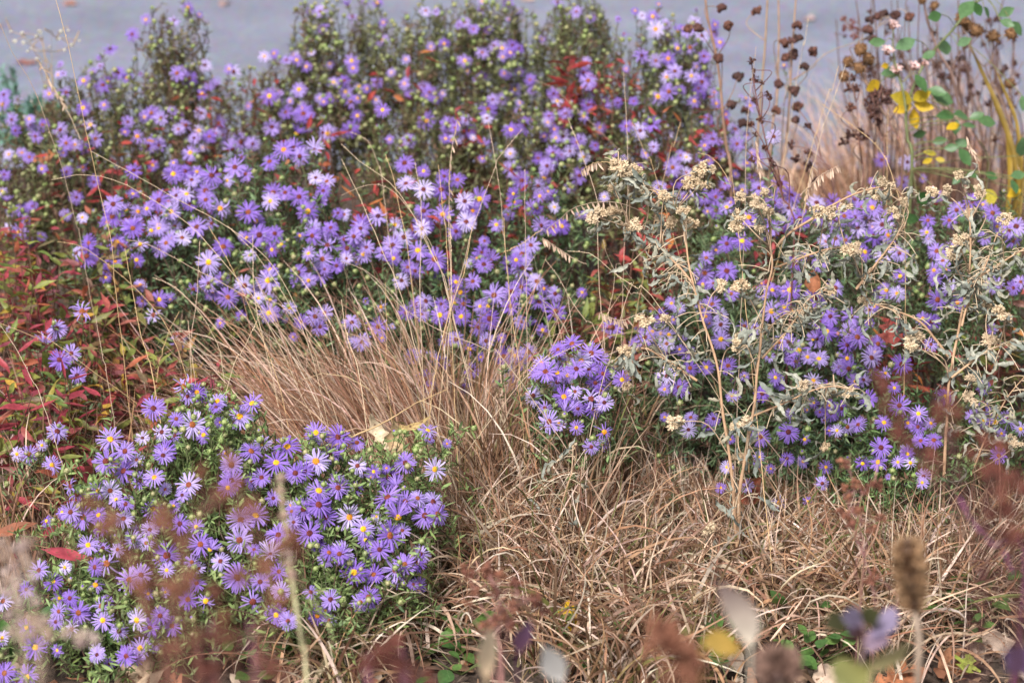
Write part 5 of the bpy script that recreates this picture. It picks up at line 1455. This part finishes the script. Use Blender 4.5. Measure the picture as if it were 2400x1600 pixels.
q, w = polyline('I', '1530,590 1535,640 1545,760 1555,880 1565,1000 1580,1090', (1.98, 1.95))
P = smooth_curve(w, 16)
Rr = np.interp(np.linspace(0, 1, 16), [0, .1, .3, .7, .9, 1], [.006, .021, .023, .021, .014, .006]) * .66
st = smooth_curve(np.vstack([w[-1], at(1600 + 1600 / 2.904, 1060 + 1300 / 2.904, 1.94), at(1600 + 1600 / 2.904, 1060 + 1600 / 2.904, 1.92), [w[-1][0] + .02, 1.93, -.01]]), 14)
root = thing('fuzzy_spike_plant', 'upright fuzzy brown seed spike blurred near the lower right', 'seed spike', (st[-1][0], st[-1][1], 0), fg)
part('seed_spike', spike_mesh(P, Rr, M_tan, 900, 1, (.33, .20, .11), (.11, .065, .045)), root)
ms = MB(); ms.tubes(st[None], np.linspace(.0035, .004, 14)[None], (.26, .19, .14), 7)
part('stem', ms.mesh('spike_stem', M_stem), root)
q, w = polyline('I', '640,1380 650,1440 660,1500 670,1560', (1.75, 1.73))
P = smooth_curve(w, 10)
Rr = np.interp(np.linspace(0, 1, 10), [0, .2, .6, 1], [.008, .017, .018, .012])
root = thing('fuzzy_spike_plant', 'short fuzzy pinkish brown seed head cut by the bottom frame edge', 'seed spike', (w[-1][0], w[-1][1], 0), fg)
part('seed_spike', spike_mesh(P, Rr, M_beige, 500, 2, (.75, .62, .52), (.5, .42, .4)), root)
ms = MB(); ms.tubes(np.stack([np.linspace(w[-1], np.array((w[-1][0], w[-1][1], -.01)), 5)]), np.full((1, 5), .003), (.26, .19, .14), 6)
part('stem', ms.mesh('spike_stem', M_stem), root)


# big soft leaves on their own stalks close to the viewer
def big_leaf(label, tile, s, width, Y, colour, colour2=None, seed=0, name='blurred_leaf', cat='leaf', prof=OVAL):
    r = np.random.default_rng(seed)
    q = tp(tile, s)
    c = smooth_curve(at(q[:, 0], q[:, 1], np.linspace(Y, Y + .03, len(q))), 12)
    foot = np.array((c[-1][0] + r.normal(0, .02), c[-1][1] + .03, -.01))
    root = thing(name, label, cat, (foot[0], foot[1], 0), fg)
    T = norm(np.gradient(c, axis=0))
    sd = norm(np.cross(T, np.array((.1 + r.normal(0, .2), -1, .45))))
    wv = np.interp(np.linspace(0, 1, 12), np.linspace(0, 1, len(prof)), prof[::-1]) * width
    t = np.linspace(0, 1, 12)[:, None]
    c2 = np.array(colour2 if colour2 is not None else colour)
    col = np.array(colour) * (1 - t) + c2 * t
    mb = MB()
    mb.ribbons(c[None], wv[None], sd[None], col[None], 0, fold=np.array((0, .004, -.002)))
    part('leaf_blade', mb.mesh('soft_leaf', M_cream), root)
    st = smooth_curve([c[-1], c[-1] * .55 + foot * .45 + np.array((0, .01, 0)), foot], 10)
    ms = MB(); ms.tubes(st[None], np.linspace(.0014, .0022, 10)[None], c2 * .7, 5)
    part('leaf_stalk', ms.mesh('soft_stalk', M_stem), root)


big_leaf('blurred cream folded dry leaf, wider of the pair at the bottom middle', 'H', '1010,1180 1000,1280 990,1390 985,1540', .0085, 1.75, (.80, .66, .47), (.62, .46, .30), 1)
big_leaf('blurred white oval dry leaf near the bottom frame edge', 'H', '1380,1310 1420,1390 1455,1475 1500,1560', .0105, 1.70, (.82, .80, .76), (.70, .66, .62), 2)
big_leaf('large blurred cream leaf with purple rim in the right half of the grass', 'I', '230,870 330,980 410,1120 460,1320', .0125, 1.60, (.40, .27, .26), (.80, .70, .56), 3)
big_leaf('narrow blurred purple leaf pointing up among the pinkish pods', 'H', '1290,1130 1260,1200 1225,1280 1200,1370', .008, 1.85, (.24, .13, .24), (.12, .05, .08), 4, prof=LANCE)
big_leaf('blurred yellow green leaf at the bottom edge right of centre', 'I', '1260,1440 1190,1490 1110,1530 1050,1580', .015, 1.55, (.34, .32, .10), (.30, .31, .12), 5)
big_leaf('long blurred pale yellow leaf slanting up from the bottom edge', 'I', '1560,1270 1470,1350 1380,1420 1280,1480', .012, 1.60, (.44, .38, .20), (.52, .46, .22), 6, prof=LANCE)
big_leaf('blurred ochre leaf beside the orange seed heads at the bottom', 'I', '400,1360 320,1320 230,1290 130,1300', .010, 1.65, (.42, .26, .05), (.30, .20, .05), 7)
big_leaf('blurred violet leaf at the right frame edge', 'I', '2190,1350 2250,1380 2310,1430 2360,1500', .013, 1.65, (.24, .15, .30), (.20, .11, .22), 8)
# leafy tip with purple and olive leaves
c0 = at(1600 + 1230 / 2.904, 1060 + 1250 / 2.904, 1.82)
root = thing('purple_leaf_plant', 'blurred upright sprig with lilac and dark olive leaves in the lower right', 'leafy sprig', (c0[0], c0[1] + .02, 0), fg)
st = smooth_curve([c0 + np.array((0, 0, .02)), c0 - np.array((0, 0, .2)), np.array((c0[0], c0[1] + .02, -.01))], 10)
ms = MB(); ms.tubes(st[None], np.linspace(.002, .003, 10)[None], (.22, .14, .14), 6)
part('stem', ms.mesh('sprig_stem', M_stem), root)
for (x0, y0, x1, y1, wd, cc) in [(1120, 1150, 970, 1180, .010, (.085, .085, .03)), (1230, 1170, 1080, 1115, .011, (.33, .27, .40)), (1220, 1150, 1350, 1095, .0095, (.075, .08, .025)), (1300, 1150, 1450, 1200, .016, (.30, .24, .36)), (1240, 1260, 1400, 1290, .013, (.34, .24, .32)), (1150, 1270, 1230, 1200, .008, (.20, .10, .10))]:
    q = np.array([[1600 + x0 / 2.904, 1060 + y0 / 2.904], [1600 + (x0 + x1) / 5.808, 1060 + (y0 + y1) / 5.808 - 3], [1600 + x1 / 2.904, 1060 + y1 / 2.904]])
    c = smooth_curve(at(q[:, 0], q[:, 1], np.array((1.82, 1.80, 1.78))), 9)
    T = norm(np.gradient(c, axis=0)); sd = norm(np.cross(T, np.array((0, -.9, .6))))
    mb = MB(); mb.ribbons(c[None], (np.interp(np.linspace(0, 1, 9), np.linspace(0, 1, 7), OVAL) * wd)[None], sd[None], np.tile(cc, (1, 9, 1)), 0, fold=np.array((0, .003, -.001)))
    part('leaf', mb.mesh('sprig_leaf', M_cream), root)
    if x0 not in (1230, 1220, 1240):
        ms = MB(); ms.tubes(np.stack([np.linspace(c[0], c0 + np.array((0, 0, .015)), 4)]), np.full((1, 4), .001), (.2, .12, .12), 4)
        part('leaf_stalk', ms.mesh('sprig_stalk', M_stem), root)
seed_plant('rust_seed_plant', 'orange brown blurred tufts at the bottom edge right of the grass centre', [('H', '2150,1180 2180,1300 2200,1450 2220,1620', (1.62, 1.60), .0016), ('I', '60,1300 40,1400 30,1620', (1.62, 1.6), .0014)],
           H('H', '2120,1160 2160,1200 2200,1190 2180,1250 2240,1250 2260,1300 2130,1250 2200,1330 2100,1310 2260,1220 2290,1400 2320,1340') + H('I', '30,1320 70,1370 20,1420 100,1440 60,1520 10,1500'), PODS, (.0058, .0086), 808, (.38, .17, .10), down=40, group=fg, rad=.00055, spread=.04)
seed_plant('rust_seed_plant', 'maroon blurred twig heads along the bottom edge left of centre', [('G', '1350,1390 1430,1460 1480,1620', (1.6, 1.58), .0026), ('G', '1640,1340 1700,1450 1740,1620', (1.6, 1.58), .0022), ('H', '400,1250 420,1400 430,1620', (1.7, 1.66), .0014), ('H', '270,1330 200,1400 180,1620', (1.7, 1.66), .0014)],
           H('G', '1400,1420 1880,1460 1840,1490 1450,1530 1820,1400') + H('H', '270,1330 340,1310 190,1390 210,1430 330,1400 400,1430 370,1270 430,1440 160,1440 470,1540 410,1540 620,1540'), DPODS, (.0058, .0086), 809, (.34, .14, .18), down=40, group=fg, rad=.00055, spread=.04)


# ------------------------------------------------------------------ fallen leaves, weeds and litter
def outline_leaf(pts, mat_col, curl, seed, name='fallen_leaf', mat=None):
    """a lobed leaf from half an outline (x along, y half width), cupped and curled"""
    r = np.random.default_rng(seed)
    pts = np.array(pts, float)
    n = len(pts)
    x, y = pts[:, 0], pts[:, 1]

    def lift(X, Yy):
        return curl * (X - .5) ** 2 + .5 * np.abs(Yy) * abs(curl) + .05 * np.sin(X * 9 + seed) + .06 * np.sin(Yy * 14 + seed * 2)
    V = []
    for sgn in (0, 1, -1):
        yy = y * (1 if sgn == 1 else -1 if sgn == -1 else 0) * (1 + r.normal(0, .10, n))
        V.append(np.stack([x, yy, lift(x, yy)], -1))
    half = np.stack([V[0] * .5 + V[1] * .5, V[0] * .5 + V[2] * .5])
    half[0, :, 2] = lift(half[0, :, 0], half[0, :, 1]) + .01
    half[1, :, 2] = lift(half[1, :, 0], half[1, :, 1]) + .01
    A = np.stack([V[1], half[0], V[0] - np.array((0, 0, .015)), half[1], V[2]], 1)
    idx = np.arange(n * 5).reshape(n, 5)
    mb = MB()
    mb.add(A.reshape(-1, 3), np.stack([idx[:-1, :-1], idx[:-1, 1:], idx[1:, 1:], idx[1:, :-1]], -1).reshape(-1, 4), np.array(mat_col) * r.uniform(.8, 1.15, (n * 5, 1)))
    return mb.mesh(name, mat or M_deadleaf)


OAK = [(0, .01), (.12, .015), (.16, .05), (.22, .16), (.27, .17), (.31, .07), (.36, .06), (.43, .25), (.49, .28), (.53, .11), (.58, .10), (.66, .27), (.73, .26), (.77, .12), (.84, .16), (.90, .13), (1.0, .01)]
MAPLE = [(0, .01), (.2, .015), (.22, .20), (.30, .36), (.38, .22), (.44, .20), (.52, .50), (.60, .46), (.62, .22), (.68, .16), (.78, .22), (.84, .12), (1, .01)]
LEAFLET = [(0, .01), (.06, .015), (.15, .06), (.35, .115), (.55, .12), (.75, .085), (.9, .04), (1, .005)]
OVATE = [(0, .01), (.08, .02), (.12, .12), (.25, .27), (.4, .33), (.55, .32), (.7, .25), (.85, .13), (1, .01)]
CRUMPLED = [(0, .01), (.08, .07), (.16, .19), (.24, .12), (.34, .15), (.44, .24), (.52, .15), (.62, .17), (.72, .21), (.82, .09), (.92, .07), (1, .01)]
STRIP = [(0, .01), (.1, .06), (.25, .11), (.4, .07), (.55, .10), (.7, .06), (.85, .05), (1, .01)]
rr = np.random.default_rng(900)
for (px, py, z, size, shape, col, tilt, az, label) in [
    (930, 1050, .215, .074, CRUMPLED, (.46, .33, .19), .9, 1.7, 'large tan mottled leaf standing upright in the tussock behind the front aster'),
    (890, 1020, .225, .062, CRUMPLED, (.54, .42, .28), .7, 2.4, 'tan curled leaf leaning on the left of the mottled tussock leaf'),
    (965, 1000, .235, .060, STRIP, (.50, .36, .16), .3, .2, 'yellow tan curled strip leaf on the right of the mottled tussock leaf'),
    (560, 1500, .03, .095, OAK, (.34, .18, .10), .35, 1.3, 'brown lobed oak leaf lying below the front aster'),
    (330, 1585, .02, .085, OVATE, (.42, .30, .20), .2, .4, 'pale brown leaf at the bottom edge under the front aster'),
    (395, 1590, .015, .070, OAK, (.26, .11, .06), .1, 2.2, 'rust brown lobed leaf at the bottom edge under the front aster'),
    (1425, 1395, .05, .055, OVATE, (.46, .34, .24), .5, 1.1, 'tan dead leaf tangled in the middle of the dry grass'),
    (1332, 1445, .06, .048, LANCE and OVATE, (.70, .42, .02), 1.1, 1.45, 'narrow yellow spotted leaf upright in the dry grass'),
    (1705, 1545, .02, .062, OVATE, (.46, .36, .28), .3, 2.0, 'veined tan leaf beside the green weeds at the bottom'),
    (2226, 1556, .01, .055, MAPLE, (.32, .14, .07), .2, -1.2, 'orange brown three pointed leaf on the bare soil'),
    (2265, 1558, .02, .040, MAPLE, (.26, .30, .05), .3, 1.2, 'small yellow green leaf on the bare soil beside the orange brown leaf'),
    (2320, 1515, .01, .075, OVATE, (.36, .26, .20), .1, .1, 'flat greyish brown leaf on the soil under the green cover'),
    (1950, 1585, .015, .065, OVATE, (.44, .32, .24), .2, .2, 'pinkish tan dead leaf at the bottom edge among weeds'),
    (2100, 1590, .015, .085, OAK, (.34, .13, .06), .1, .1, 'rust coloured lobed leaf at the bottom edge of the soil'),
    (1755, 1150, .10, .055, OVATE, (.22, .06, .03), .6, .7, 'dark red brown folded leaf behind the silver plant stem'),
    (1905, 660, .30, .040, OVATE, (.30, .11, .05), 1.2, 1.6, 'small rust leaf caught upright in the right aster mound'),
    (100, 375, .36, .050, OAK, (.28, .11, .05), .2, .2, 'dark rust leaf resting on the back left aster'),
    (160, 1300, .14, .075, LEAFLET, (.34, .05, .07), .2, -.6, 'single bright crimson leaf beside the front aster'),
    (30, 1240, .14, .070, LEAFLET, (.24, .085, .045), .2, -.1, 'orange brown leaf at the frame side above the beige stalk'),
    (140, 1060, .10, .060, LEAFLET, (.50, .24, .14), .9, 1.8, 'salmon leaf hanging under the low aster sprig'),
    (2080, 780, .26, .050, MAPLE, (.36, .09, .07), .5, 1.4, 'salmon red lobed leaf between the two silver plants')]:
    if z > .02:
        # caught in the plants: where the ray meets that height
        p = ground(px, py, z)
    else:
        p = ground(px, py, z)
    d = Vector((math.cos(az) * math.cos(tilt), .35 * math.sin(az) * math.cos(tilt) + .2, math.sin(tilt) * math.copysign(1, math.sin(az) if abs(math.sin(az)) > .2 else 1))).normalized()
    rot = along(d, rr.normal(0, .3), (0, -.6, .8))
    me = outline_leaf(shape, col, .9 if shape in (CRUMPLED, STRIP) else .35, int(rr.integers(99)))
    c = np.array(p) - np.array(d) * size * .5
    single('fallen_leaf', me, label, 'leaf', 'loose dead leaves', loc=c, rot=rot, scale=size)
# leaves lying on the road, far out of focus
for (px, py, col, label) in [(150, 5, (.36, .18, .14), 'blurred reddish leaf lying on the road at the top left'), (37, 148, (.30, .13, .11), 'blurred rust leaf on the road beside the needle shrub'), (530, 3, (.42, .27, .24), 'blurred pinkish leaf on the road right of the aster spire'),
                             (1240, 5, (.48, .32, .26), 'blurred tan leaf on the road above the bushy aster'), (1905, 40, (.36, .26, .26), 'blurred grey brown leaf on the road between the seed heads'), (10, 60, (.33, .17, .13), 'blurred brown leaf on the road at the frame corner')]:
    p = ground(px, py, .006)
    single('road_leaf', outline_leaf(OVATE, col, .2, px), label, 'leaf', 'leaves on the road', loc=p, rot=along((rr.normal(), rr.normal(), .02)), scale=.055)

WEED_L = [blade_mesh('weed_leaf', M_weed, OVAL, .34, cu, .25, 7, .02, 50 + i, tw) for i, (cu, tw) in enumerate([(.4, .1), (.8, -.2), (.1, .3)])]
for i, (px, py, rad, n, label) in enumerate([
    (2360, 1225, .06, 34, 'green leafy weed at the right edge below the rust plumes'), (2290, 1430, .07, 44, 'spreading green ground cover at the edge of bare soil'), (2220, 1490, .06, 36, 'low green weed in front of the fuzzy brown spike'),
    (1905, 1560, .06, 36, 'bright green weed patch at the bottom edge between dead leaves'), (1640, 1575, .05, 24, 'broad green leaves at the bottom edge beside the cream leaf'), (1365, 1360, .05, 10, 'single broad green leaf clump in the middle of the dry grass'),
    (1080, 1580, .055, 24, 'dark green weed at the bottom edge under the cream leaf'), (620, 1570, .07, 36, 'dark green weed at the bottom edge below the oak leaf'), (1400, 1560, .05, 18, 'green weed leaves between the white leaf and the straw'),
    (2380, 1340, .05, 30, 'green weed under the purple stem at the right edge'), (30, 1545, .05, 18, 'green weed peeping below the beige stalk in the corner'), (250, 1560, .04, 16, 'green sprig at the bottom edge left of the oak leaf'),
    (1450, 985, .07, 30, 'green leaves in the shade behind the small aster cluster'), (2330, 830, .08, 40, 'shiny green leaves in the shade behind the smaller silver plant')]):
    b = ground(px, py)
    root = thing('green_weed', label, 'weed', b, 'green weeds on the soil')
    for j in range(n):
        az = rr.random() * 6.28
        q = b + np.array((math.cos(az), math.sin(az), 0)) * rad * math.sqrt(rr.random())
        h = rr.uniform(.012, .075)
        q[2] = h
        part('leaf', WEED_L[rr.integers(3)], root, q, along((rr.normal(), rr.normal(), rr.normal(.35, .3)), rr.normal(0, .3)), rr.uniform(.018, .034))
    mb = MB()
    Pst = np.array([[b + np.array((math.cos(a), math.sin(a), 0)) * rad * .7 * f + np.array((0, 0, .03 * f)) for f in np.linspace(0, 1, 4)] for a in np.linspace(0, 6, 8)])
    mb.tubes(Pst, np.full((8, 4), .0009), (.12, .15, .05), 4)
    part('runner', mb.mesh('weed_runners', M_stem), root, kind='stuff')

# litter of leaf bits, chips and straw on the soil
r = np.random.default_rng(950)
mb = MB()
m = 5200
px, py = r.uniform(-60, 2460, m), r.uniform(480, 1640, m)
G = ground(px, py)
G[:, 2] = r.uniform(.0, .014, m)
az = r.random(m) * 6.28
d = np.stack([np.cos(az), np.sin(az), r.normal(0, .25, m)], -1)
ln = r.uniform(.010, .042, m)
P = G[:, None] + d[:, None] * (ln[:, None] * np.array([0, .4, .8, 1]))[..., None] + np.array((0, 0, 1.)) * (ln[:, None, None] * r.normal(.0, .15, (m, 1, 1)) * np.array([0, .6, .6, 0])[None, :, None])
thin = r.random(m) < .55
wd = np.where(thin, r.uniform(.0006, .0016, m), ln * r.uniform(.12, .3, m))
sd = norm(np.cross(d, np.array((0, 0, 1.)) + r.normal(0, .3, (m, 3))))[:, None].repeat(4, 1)
pal = np.array([(.22, .13, .08), (.14, .085, .06), (.34, .22, .14), (.26, .11, .06), (.42, .32, .24), (.10, .065, .05)])
mb.ribbons(P, wd[:, None] * np.array([.4, 1, .8, .1]), sd, pal[r.integers(0, 6, m)] * r.uniform(.7, 1.2, (m, 1)))
single('leaf_litter', mb.mesh('leaf_litter', M_fallen), 'brown leaf scraps and straw scattered over the bed soil', 'litter', kind='stuff')
